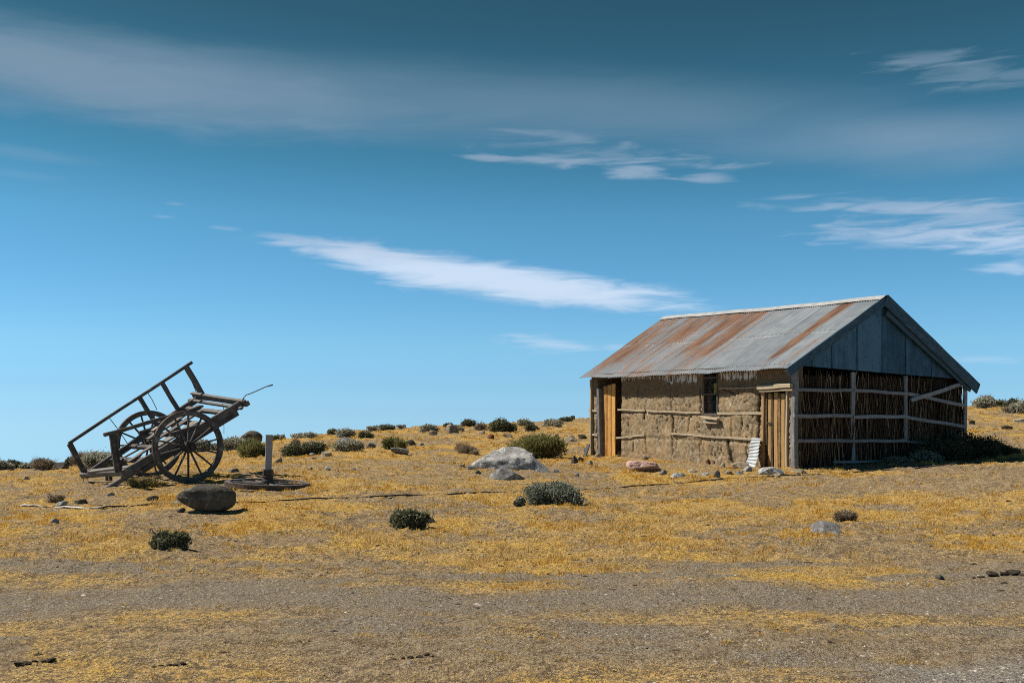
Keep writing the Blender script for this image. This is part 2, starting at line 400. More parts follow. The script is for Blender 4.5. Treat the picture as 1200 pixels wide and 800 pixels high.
def mat_ground():
    m, t, b = mat_new('ground')
    tc = t.add('ShaderNodeTexCoord').outputs['Object']
    at = lambda n: t.add('ShaderNodeAttribute', attribute_name=n).outputs['Fac']
    g, tr, wn = at('cover'), at('track'), at('worn')
    n1 = t.noise(tc, 7, 6, .65); n2 = t.noise(tc, 28, 5, .7); n3 = t.noise(tc, 1.3, 4, .6); n4 = t.noise(tc, 75, 3, .7)
    n5 = t.noise(tc, 150, 2, .6)
    soil = t.mix(t.mapr(n1, .35, .65), (.185, .130, .078), (.40, .295, .18))
    soil = t.mix(t.mapr(n2, .48, .62), soil, (.56, .425, .25))
    thatch = t.mix(t.mapr(n2, .34, .62), (.31, .19, .070), (.70, .48, .19))
    thatch = t.mix(t.mapr(n3, .40, .62), thatch, t.mix(t.mapr(n2, .36, .6), (.37, .21, .045), (.78, .50, .12)))
    grav = t.mix(t.mapr(n2, .35, .65), (.180, .145, .106), (.39, .325, .240))
    grav = t.mix(t.mapr(n4, .58, .66), grav, (.54, .48, .40))
    fine = t.math('ADD', t.math('MULTIPLY', t.math('SUBTRACT', n1, .5), 1.0), t.math('ADD', t.math('MULTIPLY', t.math('SUBTRACT', n2, .5), 1.3), t.math('MULTIPLY', t.math('SUBTRACT', n4, .5), .9)))
    gf = t.mapr(t.math('ADD', g, t.math('MULTIPLY', fine, 1.2)), .28, .62)
    col = t.mix(gf, soil, thatch)
    col = t.mix(t.math('MULTIPLY', wn, .55), col, t.mix(t.mapr(n1, .35, .65), (.27, .19, .112), (.50, .365, .215)))
    tf = t.mapr(t.math('ADD', tr, t.math('MULTIPLY', fine, 1.1)), .22, .85)
    col = t.mix(tf, col, grav)
    col = t.mix(t.math('MULTIPLY', at('fresh'), .8), col, t.mix(t.mapr(n2, .35, .65), (.20, .185, .165), (.46, .43, .385)))
    n6 = t.noise(tc, 2.6, 5, .65)
    col = t.mix(t.math('MULTIPLY', t.mapr(n6, .52, .68), .55), col, t.mix(n2, (.13, .09, .055), (.34, .24, .14)))
    # crumbs of dark earth and pale straw
    col = t.mix(t.math('MULTIPLY', t.mapr(n4, .41, .36), .85), col, (.060, .042, .028))
    col = t.mix(t.math('MULTIPLY', t.mapr(n5, .62, .70), .45), col, (.58, .47, .28))
    t.l.new(col, b.inputs['Base Color']); b.inputs['Roughness'].default_value = .95; b.inputs['Specular IOR Level'].default_value = .1
    hh = t.math('ADD', t.math('MULTIPLY', n2, .6), t.math('ADD', t.math('MULTIPLY', n1, 1.0), t.math('MULTIPLY', n4, .35)))
    bump(t, b, hh, 1.0, .075)
    return m
M = {}
M['ground'] = mat_ground()

def build_ground():
    ys = np.concatenate([np.array([-40, -20, -8, -3, 0.5, 2.5, 4.0]), 1/np.linspace(1/4.6, 1/60.0, 520), np.array([62, 66, 72, 80, 95, 120, 150, 175])])
    aa = np.concatenate([np.linspace(-1.7, -.62, 40)[:-1], np.linspace(-.62, .62, 700), np.linspace(.62, 1.7, 40)[1:]])
    Yg, A = np.meshgrid(ys, aa, indexing='ij')
    X = A*np.maximum(Yg, 9.0) if False else A*np.where(Yg < 9, 9*.55+Yg*.45, Yg)
    X = np.where(Yg < 2.5, A*np.maximum(9*.55+2.5*.45, 6)*np.where(Yg < 0, 2.2, 1.0), X)
    Z = height(X, Yg)
    # last rows go on falling away behind the hill
    V = np.stack([X, Yg, Z], -1)
    fal = []
    for k, (f, dz) in enumerate(((1.8, 40), (5.0, 170), (14.0, 560))):
        r = V[-1].copy(); r[:, :2] *= f; r[:, 2] -= dz; fal.append(r)
    V = np.concatenate([V, np.array(fal)], 0)
    nr, nc = V.shape[:2]
    idx = np.arange(nr*nc).reshape(nr, nc)
    F = np.stack([idx[:-1, :-1], idx[:-1, 1:], idx[1:, 1:], idx[1:, :-1]], -1).reshape(-1, 4)
    V = V.reshape(-1, 3)
    x, y = V[:, 0], V[:, 1]
    o = np_mesh('ground', V, F, M['ground'], attrs={'cover': cover(x, y), 'track': track(x, y), 'worn': worn(x, y), 'fresh': fresh(x, y)}, smooth=True)
    tag(o, kind='structure')
build_ground()

def mat_tone(name, rough=.9, spec=.1, trans=0.0, var=.25):
    m, t, b = mat_new(name)
    c = t.add('ShaderNodeAttribute', attribute_name='tone').outputs['Color']
    n = t.noise(t.add('ShaderNodeTexCoord').outputs['Object'], 40, 2)
    col = t.mix(var, c, t.mix(t.mapr(n, .3, .7), (.35, .35, .35), (1, 1, 1)), 'MULTIPLY')
    t.l.new(col, b.inputs['Base Color']); b.inputs['Roughness'].default_value = rough; b.inputs['Specular IOR Level'].default_value = spec
    if trans:
        tr = t.add('ShaderNodeBsdfTranslucent'); t.l.new(col, tr.inputs[0]); mx = t.add('ShaderNodeMixShader'); mx.inputs[0].default_value = trans
        t.l.new(b.outputs[0], mx.inputs[1]); t.l.new(tr.outputs[0], mx.inputs[2]); t.l.new(mx.outputs[0], t.n['Material Output'].inputs[0])
    return m
M['grass'] = mat_tone('dry_grass', trans=.45); M['leaf'] = mat_tone('shrub_leaf', trans=.35); M['twig'] = mat_tone('shrub_twig'); M['pebble'] = mat_tone('pebble', var=.35)

def build_grass():
    rng = np.random.default_rng(7)
    def scatter(n, y0, y1, p):
        u = rng.random(n); q = 1-p
        Y = (y0**q+u*(y1**q-y0**q))**(1/q)
        A = rng.uniform(-.60, .60, n)
        return A*Y, Y
    def inside(X, Y):
        s = (X-6.214)*.8629+(Y-22.3)*.5054; u = -(X-6.214)*.5054+(Y-22.3)*.8629
        return (s > -.05) & (s < 6.1) & (u > -.03) & (u < 7.8)
    gold = np.array([.88, .535, .090]); straw = np.array([.80, .59, .265]); rust = np.array([.58, .31, .06]); pale = np.array([.56, .44, .23])
    VV, CC = [], []
    def blades(bx, by, bz, tx, ty, tz, wd, col):
        N = len(bx); wa = rng.uniform(0, np.pi, N); wx, wy = np.cos(wa)*wd, np.sin(wa)*wd*.5
        V = np.empty((N, 3, 3)); V[:, 0] = np.stack([bx-wx, by-wy, bz], -1); V[:, 1] = np.stack([bx+wx, by+wy, bz], -1); V[:, 2] = np.stack([tx, ty, tz], -1)
        VV.append(V.reshape(-1, 3)); CC.append(np.repeat(col, 3, 0))
    def tint(hue, N):
        k = rng.random(N)
        c = gold*(1-hue[:, None])+straw*hue[:, None]
        c = np.where((k < .18)[:, None], rust, c); c = np.where((k > .80)[:, None], pale, c)
        return c*rng.uniform(.72, 1.10, N)[:, None]
    low_of = lambda X, Y: sstep(11.0, 8.0, Y-.12*np.maximum(X, 0)-.014*X*X)       # trodden short on the verge
    # --- cushions: dense small tussocks that catch the sun and shade the soil beside them
    X, Y = scatter(90000, 5.2, 52, .55)
    c = cover(X, Y); low = low_of(X, Y)
    patch = fbm(X*1.3, Y*1.3, 93, 3); clump = fbm(X*4.0, Y*4.0, 91, 3)
    keep = (rng.random(len(X)) < np.clip(c*.80*(.05+1.0*sstep(.44, .60, patch))*(.15+sstep(.44, .60, clump)), 0, 1)*(1-.70*low)) & ~inside(X, Y)
    X, Y, low = X[keep], Y[keep], low[keep]; n = len(X); nb = 34
    rad_ = rng.uniform(.035, .105, n)*np.where(rng.random(n) < .12, 1.5, 1.0)*(1-.3*low)*(1+.010*Y)
    hh = rad_*rng.uniform(.42, .85, n)*(1-.25*low)
    hue = np.clip(fbm(X*.55, Y*.55, 63, 4)*2.6-.95+rng.normal(0, .20, n)+.3*low, 0, 1)
    yaw = rng.uniform(0, 6.28, n); asp = rng.uniform(.55, 1.0, n)
    rp = lambda q: np.repeat(q, nb)             # one value per blade
    N = n*nb; th = rng.uniform(0, 6.28, N); r = np.sqrt(rng.random(N))
    lx, ly = np.cos(th)*r, np.sin(th)*r*rp(asp); cy, sy = rp(np.cos(yaw)), rp(np.sin(yaw)); lx, ly = lx*cy-ly*sy, lx*sy+ly*cy
    bx = rp(X)+lx*rp(rad_)*.75; by = rp(Y)+ly*rp(rad_)*.75; bz = height(bx, by)-.006
    h = rp(hh)*(1-.62*r**2)*rng.uniform(.6, 1.15, N)
    sp = rp(rad_)*(.35*r+.12)
    tx = bx+lx*sp+rng.normal(0, .25, N)*h+.15*h; ty = by+ly*sp+rng.normal(0, .25, N)*h; tz = bz+h
    wd = np.maximum(.0050, rp(Y)*.00046)*rng.uniform(.7, 1.5, N)
    blades(bx, by, bz, tx, ty, tz, wd, tint(rp(hue), N))
    # --- loose short straw between the cushions
    X, Y = scatter(150000, 4.9, 50, .70)
    c = cover(X, Y); clump = fbm(X*5.5, Y*5.5, 191, 3); low = low_of(X, Y)
    keep = (rng.random(len(X)) < np.clip(c*.50*(.12+sstep(.44, .62, clump))+.045*(1-track(X, Y))+.012, 0, 1)) & ~inside(X, Y)
    X, Y, c, low = X[keep], Y[keep], c[keep], low[keep]; n = len(X); nb = 9
    hue = np.clip(fbm(X*.55, Y*.55, 63, 4)*2.2-.50+rng.normal(0, .20, n)+.4*low, 0, 1)
    N = n*nb; ang = rng.uniform(0, 6.28, N); r = rng.random(N)**.6*.085*(1+rp(Y)*.015)
    bx = rp(X)+np.cos(ang)*r; by = rp(Y)+np.sin(ang)*r; bz = height(bx, by)-.004
    h = rng.uniform(.008, .034, N)*(1-.35*rp(low)); lean = rng.uniform(.3, 2.2, N)*h; la = rng.uniform(0, 6.28, N)
    wd = np.maximum(.0040, rp(Y)*.00042)*rng.uniform(.7, 1.4, N)
    blades(bx, by, bz, bx+np.cos(la)*lean+.2*h, by+np.sin(la)*lean, bz+h, wd, tint(rp(hue), N))
    V = np.concatenate(VV); C = np.concatenate(CC)
    o = np_mesh('grass', V, np.arange(len(V)).reshape(-1, 3), M['grass'], colors=C)
    tag(o, 'short dry golden grass tufts growing over the slope and verge', 'grass', kind='stuff')
build_grass()

_OCT_V = np.array([(1, 0, 0), (0, 1, 0), (-1, 0, 0), (0, -1, 0), (0, 0, 1), (.7, .7, .35), (-.7, .7, .3), (-.7, -.7, .4), (.7, -.7, .35)], float)
_OCT_F = np.array([(0, 5, 4), (5, 1, 4), (1, 6, 4), (6, 2, 4), (2, 7, 4), (7, 3, 4), (3, 8, 4), (8, 0, 4)])
def build_gravel():
    rng = np.random.default_rng(17)
    n = 150000
    u = rng.random(n); q = .1
    Y = (4.7**q+u*(26**q-4.7**q))**(1/q); X = rng.uniform(-.6, .6, n)*Y
    tr = track(X, Y)
    keep = rng.random(n) < np.clip(tr*.42+.035+.10*worn(X, Y), 0, 1)*np.clip(1.7*fbm(X*2, Y*2, 8, 2)-.3, .1, 1)+fresh(X, Y)*.9*rng.random(n)
    X, Y = X[keep], Y[keep]; n = len(X)
    r = np.clip(.0035*np.exp(rng.normal(0, .58, n))+.0025, 0, .020)*(1+.055*(Y-6))
    z = height(X, Y)
    a = rng.uniform(0, 6.28, n); ca, sa = np.cos(a), np.sin(a)
    P = _OCT_V[None]*rng.uniform(.7, 1.25, (n, 9, 1))
    sxy = rng.uniform(.8, 1.5, n)
    x = P[..., 0]*sxy[:, None]; y = P[..., 1]; zz = P[..., 2]*rng.uniform(.5, .95, n)[:, None]
    V = np.stack([X[:, None]+(x*ca[:, None]-y*sa[:, None])*r[:, None], Y[:, None]+(x*sa[:, None]+y*ca[:, None])*r[:, None], z[:, None]+(zz-.1)*r[:, None]], -1)
    F = (_OCT_F[None]+(np.arange(n)*9)[:, None, None]).reshape(-1, 3)
    k = rng.random(n)[:, None]
    col = np.where(k < .6, np.array([.20, .175, .15]), np.where(k < .84, np.array([.31, .275, .235]), np.where(k < .90, np.array([.46, .42, .37]), np.array([.085, .07, .06]))))*rng.uniform(.7, 1.25, (n, 1))
    C = np.repeat(col, 9, 0); V = V.reshape(-1, 3)
    # dark crumbs of turf and dung among the grass
    n2 = 6500; u = rng.random(n2); q = .35
    Y = (5.2**q+u*(44**q-5.2**q))**(1/q); X = rng.uniform(-.6, .6, n2)*Y
    kp = rng.random(n2) < (.10+.90*sstep(.47, .62, fbm(X*.9, Y*.9, 151, 3)))*(.22+.78*sstep(8.0, 10.5, Y)); X, Y = X[kp], Y[kp]; n2 = len(X)
    r = np.clip(.0062*np.exp(rng.normal(0, .5, n2)), .003, .018)*(1+.045*Y)
    P = _OCT_V[None]*rng.uniform(.6, 1.4, (n2, 9, 1)); a = rng.uniform(-.5, .5, n2); ca, sa = np.cos(a), np.sin(a)
    x = P[..., 0]*rng.uniform(1.0, 2.6, n2)[:, None]; y = P[..., 1]
    V2 = np.stack([X[:, None]+(x*ca[:, None]-y*sa[:, None])*r[:, None], Y[:, None]+(x*sa[:, None]+y*ca[:, None])*r[:, None], height(X, Y)[:, None]+(P[..., 2]*.8-.15)*r[:, None]], -1).reshape(-1, 3)
    F = np.concatenate([F, (_OCT_F[None]+(np.arange(n2)*9)[:, None, None]).reshape(-1, 3)+len(V)])
    C = np.concatenate([C, np.repeat(np.where(rng.random((n2, 1)) < .7, np.array([.055, .040, .028]), np.array([.16, .12, .08]))*rng.uniform(.6, 1.3, (n2, 1)), 9, 0)]); V = np.concatenate([V, V2])
    o = np_mesh('gravel', V, F, M['pebble'], colors=C)
    tag(o, 'grey gravel and small stones strewn over the track and bare earth', 'gravel', kind='stuff')
build_gravel()
# ------------------------------------------------------------------ materials of the built things
def mat_wood(name, dark, light, pale=None, rough=.85, palef=.62):
    m, t, b = mat_new(name)
    uv = t.add('ShaderNodeUVMap', uv_map='UVMap').outputs[0]
    ti = t.add('ShaderNodeAttribute', attribute_name='tint').outputs['Fac']
    oc = t.add('ShaderNodeTexCoord').outputs['Object']
    g = t.noise(t.scale(uv, (2.5, 70, 1)), 1.0, 6, .7, .4)
    g2 = t.noise(oc, 9, 5, .65)
    f = t.math('ADD', t.math('MULTIPLY', g, .7), t.math('ADD', t.math('MULTIPLY', g2, .4), t.math('MULTIPLY', t.math('SUBTRACT', ti, .5), .36)))
    col = t.mix(t.mapr(f, .36, .72), dark, light)
    if pale: col = t.mix(t.mapr(g2, palef, palef+.12), col, pale)
    cr = t.mapr(t.noise(t.scale(uv, (1.2, 110, 1), loc=(3, 1, 0)), 1.0, 3, .6, .2), .63, .70)
    col = t.mix(t.math('MULTIPLY', cr, .7), col, tuple(c*.35 for c in dark))
    t.l.new(col, b.inputs['Base Color']); b.inputs['Roughness'].default_value = rough
    bump(t, b, t.math('SUBTRACT', t.math('ADD', g, t.math('MULTIPLY', g2, .5)), cr), .7, .006)
    return m
M['cart_wood'] = mat_wood('weathered_dark_wood', (.040, .036, .035), (.175, .160, .150), (.30, .285, .265), palef=.59)
M['cart_board'] = mat_wood('bleached_grey_board', (.11, .105, .095), (.28, .27, .25))
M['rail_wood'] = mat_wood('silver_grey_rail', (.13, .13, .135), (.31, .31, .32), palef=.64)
M['batten'] = mat_wood('bleached_batten', (.23, .175, .112), (.43, .35, .245))
M['door_orange'] = mat_wood('ochre_painted_door', (.30, .135, .035), (.60, .33, .095), (.26, .17, .10), palef=.60)
M['door_brown'] = mat_wood('brown_door_planks', (.060, .038, .022), (.38, .235, .10), palef=.6)
M['jamb'] = mat_wood('grey_jamb', (.075, .075, .082), (.19, .185, .19))
M['frame'] = mat_wood('dark_frame', (.05, .043, .037), (.13, .11, .09))
M['driftwood'] = mat_wood('white_pole', (.42, .39, .35), (.68, .65, .60))
def mat_iron():
    m, t, b = mat_new('rusty_iron'); oc = t.add('ShaderNodeTexCoord').outputs['Object']
    n = t.noise(oc, 22, 5, .7)
    t.l.new(t.mix(t.mapr(n, .4, .62), (.045, .040, .038), (.14, .085, .055)), b.inputs['Base Color'])
    b.inputs['Roughness'].default_value = .62; b.inputs['Metallic'].default_value = .25; bump(t, b, n, .4, .004); return m
M['iron'] = mat_iron()

def mat_mud():
    m, t, b = mat_new('mud_plaster'); oc = t.add('ShaderNodeTexCoord').outputs['Object']
    sep = t.add('ShaderNodeSeparateXYZ'); t.l.new(oc, sep.inputs[0]); z = sep.outputs[2]
    n1 = t.noise(oc, 2.2, 5, .6); n2 = t.noise(oc, 11, 6, .68); n3 = t.noise(oc, 42, 4, .7)
    col = t.mix(t.mapr(n2, .34, .66), (.135, .100, .062), (.325, .250, .160))
    col = t.mix(t.mapr(n1, .42, .66), col, t.mix(n2, (.22, .145, .078), (.39, .285, .165)))
    n4 = t.noise(t.scale(oc, (5, 5, 3)), 1.0, 6, .7)
    col = t.mix(t.math('MULTIPLY', t.mapr(n4, .54, .66), .65), col, (.46, .385, .275))
    col = t.mix(t.math('MULTIPLY', t.mapr(n3, .40, .33), .6), col, (.10, .07, .042))
    # darker and redder high on the wall, and remains of whitewash
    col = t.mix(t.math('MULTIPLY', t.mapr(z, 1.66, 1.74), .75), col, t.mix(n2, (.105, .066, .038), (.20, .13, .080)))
    wash = t.add('ShaderNodeAttribute', attribute_name='wash').outputs['Fac']
    st = t.noise(t.scale(oc, (10, 13, 3.2)), 1.0, 5, .7, .3)
    wf = t.mapr(t.math('ADD', t.math('MULTIPLY', wash, .42), t.math('MULTIPLY', st, 1.0)), .80, .85)
    col = t.mix(wf, col, t.mix(n3, (.52, .49, .46), (.74, .71, .68)))
    crk = t.add('ShaderNodeAttribute', attribute_name='crack').outputs['Fac']
    col = t.mix(t.math('MULTIPLY', t.mapr(crk, .2, .7), .85), col, (.050, .035, .023))
    t.l.new(col, b.inputs['Base Color']); b.inputs['Roughness'].default_value = .95; b.inputs['Specular IOR Level'].default_value = .08
    bump(t, b, t.math('ADD', t.math('MULTIPLY', n2, 1.0), t.math('MULTIPLY', n3, .5)), .6, .025)
    return m
M['mud'] = mat_mud()

def mat_roof():
    m, t, b = mat_new('rusty_corrugated_iron'); oc = t.add('ShaderNodeTexCoord').outputs['Object']
    rs = t.add('ShaderNodeAttribute', attribute_name='rust').outputs['Fac']
    ti = t.add('ShaderNodeAttribute', attribute_name='tint').outputs['Fac']
    ed = t.add('ShaderNodeAttribute', attribute_name='seam').outputs['Fac']
    n1 = t.noise(oc, 3, 5, .6); n2 = t.noise(oc, 26, 4, .7)
    # rain streaks run down the slope (object x); y is along the ridge
    st = t.noise(t.scale(oc, (1.1, 22, .6)), 1.0, 5, .65, .2)
    col = t.mix(t.mapr(t.math('ADD', t.math('MULTIPLY', n1, .5), t.math('MULTIPLY', st, .5)), .36, .64), (.19, .212, .236), (.31, .335, .36))
    col = t.mix(t.math('MULTIPLY', ti, .40), col, (.125, .145, .168))
    f = t.mapr(t.math('ADD', rs, t.math('MULTIPLY', t.math('SUBTRACT', t.math('ADD', t.math('MULTIPLY', st, .6), t.math('MULTIPLY', t.math('ADD', n2, n1), .25)), .5), 1.9)), .26, .60)
    rust = t.mix(t.mapr(st, .4, .62), (.100, .042, .026), (.245, .130, .070))
    col = t.mix(t.math('MULTIPLY', f, .95), col, rust)
    col = t.mix(t.math('MULTIPLY', ed, .75), col, (.07, .06, .055))
    t.l.new(col, b.inputs['Base Color'])
    t.l.new(t.mapr(f, 0, 1, .50, .9), b.inputs['Roughness']); b.inputs['Metallic'].default_value = .0; b.inputs['Specular IOR Level'].default_value = .4
    bump(t, b, n2, .25, .004)
    return m
M['roof'] = mat_roof()
def mat_sheet(name, c0, c1, rough=.6, streak=True):
    m, t, b = mat_new(name); oc = t.add('ShaderNodeTexCoord').outputs['Object']
    ti = t.add('ShaderNodeAttribute', attribute_name='tint').outputs['Fac']
    n = t.noise(t.scale(oc, (9, 9, 1.0) if streak else (6, 6, 6)), 1.0, 6, .65, .3); n2 = t.noise(oc, 4, 5, .6)
    f = t.math('ADD', t.math('MULTIPLY', n, .55), t.math('ADD', t.math('MULTIPLY', n2, .45), t.math('MULTIPLY', t.math('SUBTRACT', ti, .5), .34)))
    t.l.new(t.mix(t.mapr(f, .30, .70), c0, c1), b.inputs['Base Color']); b.inputs['Roughness'].default_value = rough
    bump(t, b, n2, .3, .01); return m
M['gable'] = mat_sheet('shade_blue_sheet', (.017, .058, .100), (.075, .165, .245))  # blue cast of the shaded gable is put into the base colour
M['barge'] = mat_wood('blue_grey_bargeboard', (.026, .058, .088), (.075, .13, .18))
M['cap'] = mat_sheet('pale_ridge_metal', (.24, .245, .25), (.40, .40, .40), .6, False)
M['scrap'] = mat_sheet('white_scrap_iron', (.22, .24, .26), (.52, .54, .55), .5, False)
def mat_brush():
    m, t, b = mat_new('dry_brushwood'); ti = t.add('ShaderNodeAttribute', attribute_name='tint').outputs['Fac']
    oc = t.add('ShaderNodeTexCoord').outputs['Object']; n = t.noise(oc, 14, 4, .6)
    f = t.math('ADD', t.math('MULTIPLY', ti, .75), t.math('MULTIPLY', n, .25))
    c = t.mix(t.mapr(f, .2, .75), (.034, .024, .017), (.165, .115, .078))
    c = t.mix(t.mapr(ti, .86, .95), c, (.34, .265, .19))
    t.l.new(c, b.inputs['Base Color']); b.inputs['Roughness'].default_value = .95; b.inputs['Specular IOR Level'].default_value = .05; return m
M['brush'] = mat_brush()
def mat_glass():
    m, t, b = mat_new('old_glass')
    b.inputs['Base Color'].default_value = (.02, .022, .024, 1); b.inputs['Roughness'].default_value = .12; b.inputs['Specular IOR Level'].default_value = .3
    tr = t.add('ShaderNodeBsdfTransparent'); mx = t.add('ShaderNodeMixShader'); mx.inputs[0].default_value = .07
    t.l.new(tr.outputs[0], mx.inputs[1]); t.l.new(b.outputs[0], mx.inputs[2]); t.l.new(mx.outputs[0], t.n['Material Output'].inputs[0]); return m
M['glass'] = mat_glass()
def mat_flat(name, c, rough=.9):
    m, t, b = mat_new(name); oc = t.add('ShaderNodeTexCoord').outputs['Object']; n = t.noise(oc, 12, 4, .6)
    t.l.new(t.mix(n, tuple(v*.6 for v in c), tuple(min(1, v*1.3) for v in c)), b.inputs['Base Color']); b.inputs['Roughness'].default_value = rough; return m
M['cloth'] = mat_flat('yellow_cloth', (.42, .36, .04))

# ------------------------------------------------------------------ the hut
HC = Vector((6.214, 22.30, .27)); E2 = Vector((.8629, .5054, 0)); E1 = Vector((-.5054, .8629, 0))
HW, HL = 6.05, 7.76
def wall_at(px, py, x=0.0):
    """(along, up) on the hut's long wall for a photo point"""
    a = (px-600)/FOC; bx = HC.x+E2.x*x; by = HC.y+E2.y*x
    u = (a*by-bx)/(E1.x-a*E1.y); Y = by+E1.y*u
    return u, EYE+(HZ-py)/FOC*Y-HC.z
def gable_at(px, py, y=0.0):
    a = (px-600)/FOC; bx = HC.x+E1.x*y; by = HC.y+E1.y*y
    s = (a*by-bx)/(E2.x-a*E2.y); Y = by+E2.y*s
    return s, EYE+(HZ-py)/FOC*Y-HC.z
RIDGE_X = 2.80
def ridge_z(u): return np.interp(u, [-.3, 2.65, 7.8], [3.97, 4.00, 4.13])
def eave_l(u): return 2.222+.012*np.sin(u*1.9)+.010*np.sin(u*4.3+1)-.012*(u > 3)*(u < 5)
def eave_r(u): return 1.955+.01*np.sin(u*2.1)
EL_X, ER_X = -.35, 6.20

def build_hut():
    R = empty('mud_hut', HC, math.atan2(E2.y, E2.x))
    tag(R, 'low mud walled hut with a rusty corrugated iron roof, brushwood gable and two plank doors', 'hut')
    # openings on the long wall: (along0, along1, up0, up1)
    d1 = (wall_at(728, 500)[0], wall_at(700.5, 500)[0], -.25, wall_at(715, 441)[1])
    wn = (wall_at(841, 460)[0], wall_at(823, 460)[0], wall_at(832, 487)[1], 2.28)
    d2 = (wall_at(924, 500)[0], wall_at(894, 500)[0], -.25, wall_at(910, 456)[1])
    holes = [d2, wn, d1]
    top = 2.33
    # mud wall: rough outer skin and a solid core behind it
    w = MB(); ys = [-.02]; zs = None
    xs0, xs1 = .125, .34
    cuts = [0]+[q for h in holes for q in h[:2]]+[HL]
    def blk(y0, y1, z0, z1): 
        v = [(x, y, z) for x in (xs0, xs1) for y in (y0, y1) for z in (z0, z1)]
        w.piece(v, [(0, 1, 3, 2), (4, 6, 7, 5), (0, 4, 5, 1), (2, 3, 7, 6), (0, 2, 6, 4), (1, 5, 7, 3)], .5)
    for i in range(0, len(cuts)-1, 2): blk(cuts[i]+.004, cuts[i+1]-.004, -.3, top)
    for h in holes:
        if h[2] > 0: blk(h[0], h[1], -.3, h[2])
        if h[3] < top-.02: blk(h[0], h[1], h[3], top)
    for h in holes:                                      # edges of the openings, behind the skin
        for e in (h[0]-.035, h[1]+.005):
            w.piece([(x, y, z) for x in (.028, .124) for y in (e, e+.03) for z in (-.3, top)], [(0, 1, 3, 2), (4, 6, 7, 5), (0, 4, 5, 1), (2, 3, 7, 6), (0, 2, 6, 4), (1, 5, 7, 3)], .5)
    # far gable, back wall
    def slab(x0, x1, y0, y1, z0, z1):
        v = [(x, y, z) for x in (x0, x1) for y in (y0, y1) for z in (z0, z1)]
        w.piece(v, [(0, 1, 3, 2), (4, 6, 7, 5), (0, 4, 5, 1), (2, 3, 7, 6), (0, 2, 6, 4), (1, 5, 7, 3)], .5)
    slab(.35, HW-.02, HL-.30, HL-.01, -.3, 2.02)
    slab(HW-.28, HW, .16, HL-.31, -.3, 2.07)
    b = HL-.15
    w.piece([(.10, b-.1, 1.95), (HW-.2, b-.1, 1.95), (RIDGE_X, b-.1, 3.98), (.10, b, 1.95), (HW-.2, b, 1.95), (RIDGE_X, b, 3.98)], [(0, 2, 1), (3, 4, 5), (0, 1, 4, 3), (1, 2, 5, 4), (2, 0, 3, 5)], .5)
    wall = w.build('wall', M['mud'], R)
    # the skin
    dy = .026; ny = int(HL/dy); nz = int(2.60/dy)
    gy = np.linspace(0, HL, ny+1); gz = np.linspace(-.26, top, nz+1)
    for h in holes:                                    # snap grid lines to the openings
        for e in h[:2]: gy[np.argmin(abs(gy-e))] = e
        for e in h[2:]:
            if e > -.2: gz[np.argmin(abs(gz-e))] = e
    Yg, Zg = np.meshgrid(gy, gz, indexing='ij')
    d = (fbm(Yg*1.3, Zg*1.3, 5, 3)-.5)*.07+(fbm(Yg*5, Zg*3.5, 9, 4)-.5)*.036+(fbm(Yg*16, Zg*12, 19, 3)-.5)*.024
    crack = np.zeros_like(Yg)
    cl = []
    for (px0, py0, px1, py1, wd) in [(787, 488, 788, 507, .035), (787, 510, 788, 531, .02), (755.5, 482, 755, 490, .03), (756, 514, 757, 531, .02), (836, 488, 833, 506, .012), (857, 490, 858, 512, .016),
                                     (870, 488, 868, 506, .018), (853, 516, 857, 540, .06), (890, 462, 888, 513, .05), (820, 455, 821, 486, .03), (785, 455, 786, 480, .012), (748, 456, 748, 478, .010), (808, 488, 807, 505, .012),
                                     (702, 483, 698, 508, .03), (700, 512, 702, 530, .02), (770, 490, 771, 508, .010), (874, 512, 876, 542, .014), (820, 513, 819, 536, .010), (742, 512, 742, 530, .012), (735, 490, 736, 508, .01), (846, 457, 866, 462, .01)]:
        (ya, za), (yb, zb) = wall_at(px0, py0), wall_at(px1, py1); cl.append((ya, za, yb, zb, wd))
    wy = (fbm(Yg*6, Zg*6, 71, 3)-.5)*.10; wz = (fbm(Yg*6, Zg*6, 72, 3)-.5)*.10
    for (ya, za, yb, zb, wd) in cl:
        ax, az = yb-ya, zb-za; L2 = ax*ax+az*az
        t = np.clip(((Yg+wy-ya)*ax+(Zg+wz-za)*az)/L2, 0, 1)
        r = np.hypot(Yg+wy-ya-t*ax, Zg+wz-za-t*az)
        crack = np.maximum(crack, 1-sstep(wd*.35, wd*1.15+.006, r))
    # finer vertical drying cracks
    fine = fbm(Yg*9, Zg*2.2, 33, 3); fc = 1-sstep(.0, .03, np.abs(fine-.5)); fc = fc*sstep(.5, .68, fbm(Yg*1.7, Zg*1.7, 44, 2))
    crack = np.maximum(crack, fc*.75)
    # eroded courses between the battens
    for zc in (wall_at(760, 481)[1], wall_at(760, 511)[1]):
        d += -.022*np.exp(-((Zg-zc+.05)/.045)**2)
    d = d-crack*.075
    d = np.where(Zg > 2.1, d*.5, d)
    near = np.ones_like(d)
    X = -(d*near)+.004
    wash = np.zeros_like(Yg)
    def patch(px0, py0, px1, py1, s, soft=.12):
        (ya, za), (yb, zb) = wall_at(px0, py0), wall_at(px1, py1); y0, y1 = sorted((ya, yb)); z0, z1 = sorted((za, zb))
        return s*sstep(y0-soft, y0+soft, Yg)*(1-sstep(y1-soft, y1+soft, Yg))*sstep(z0-soft, z0+soft, Zg)*(1-sstep(z1-soft, z1+soft, Zg))
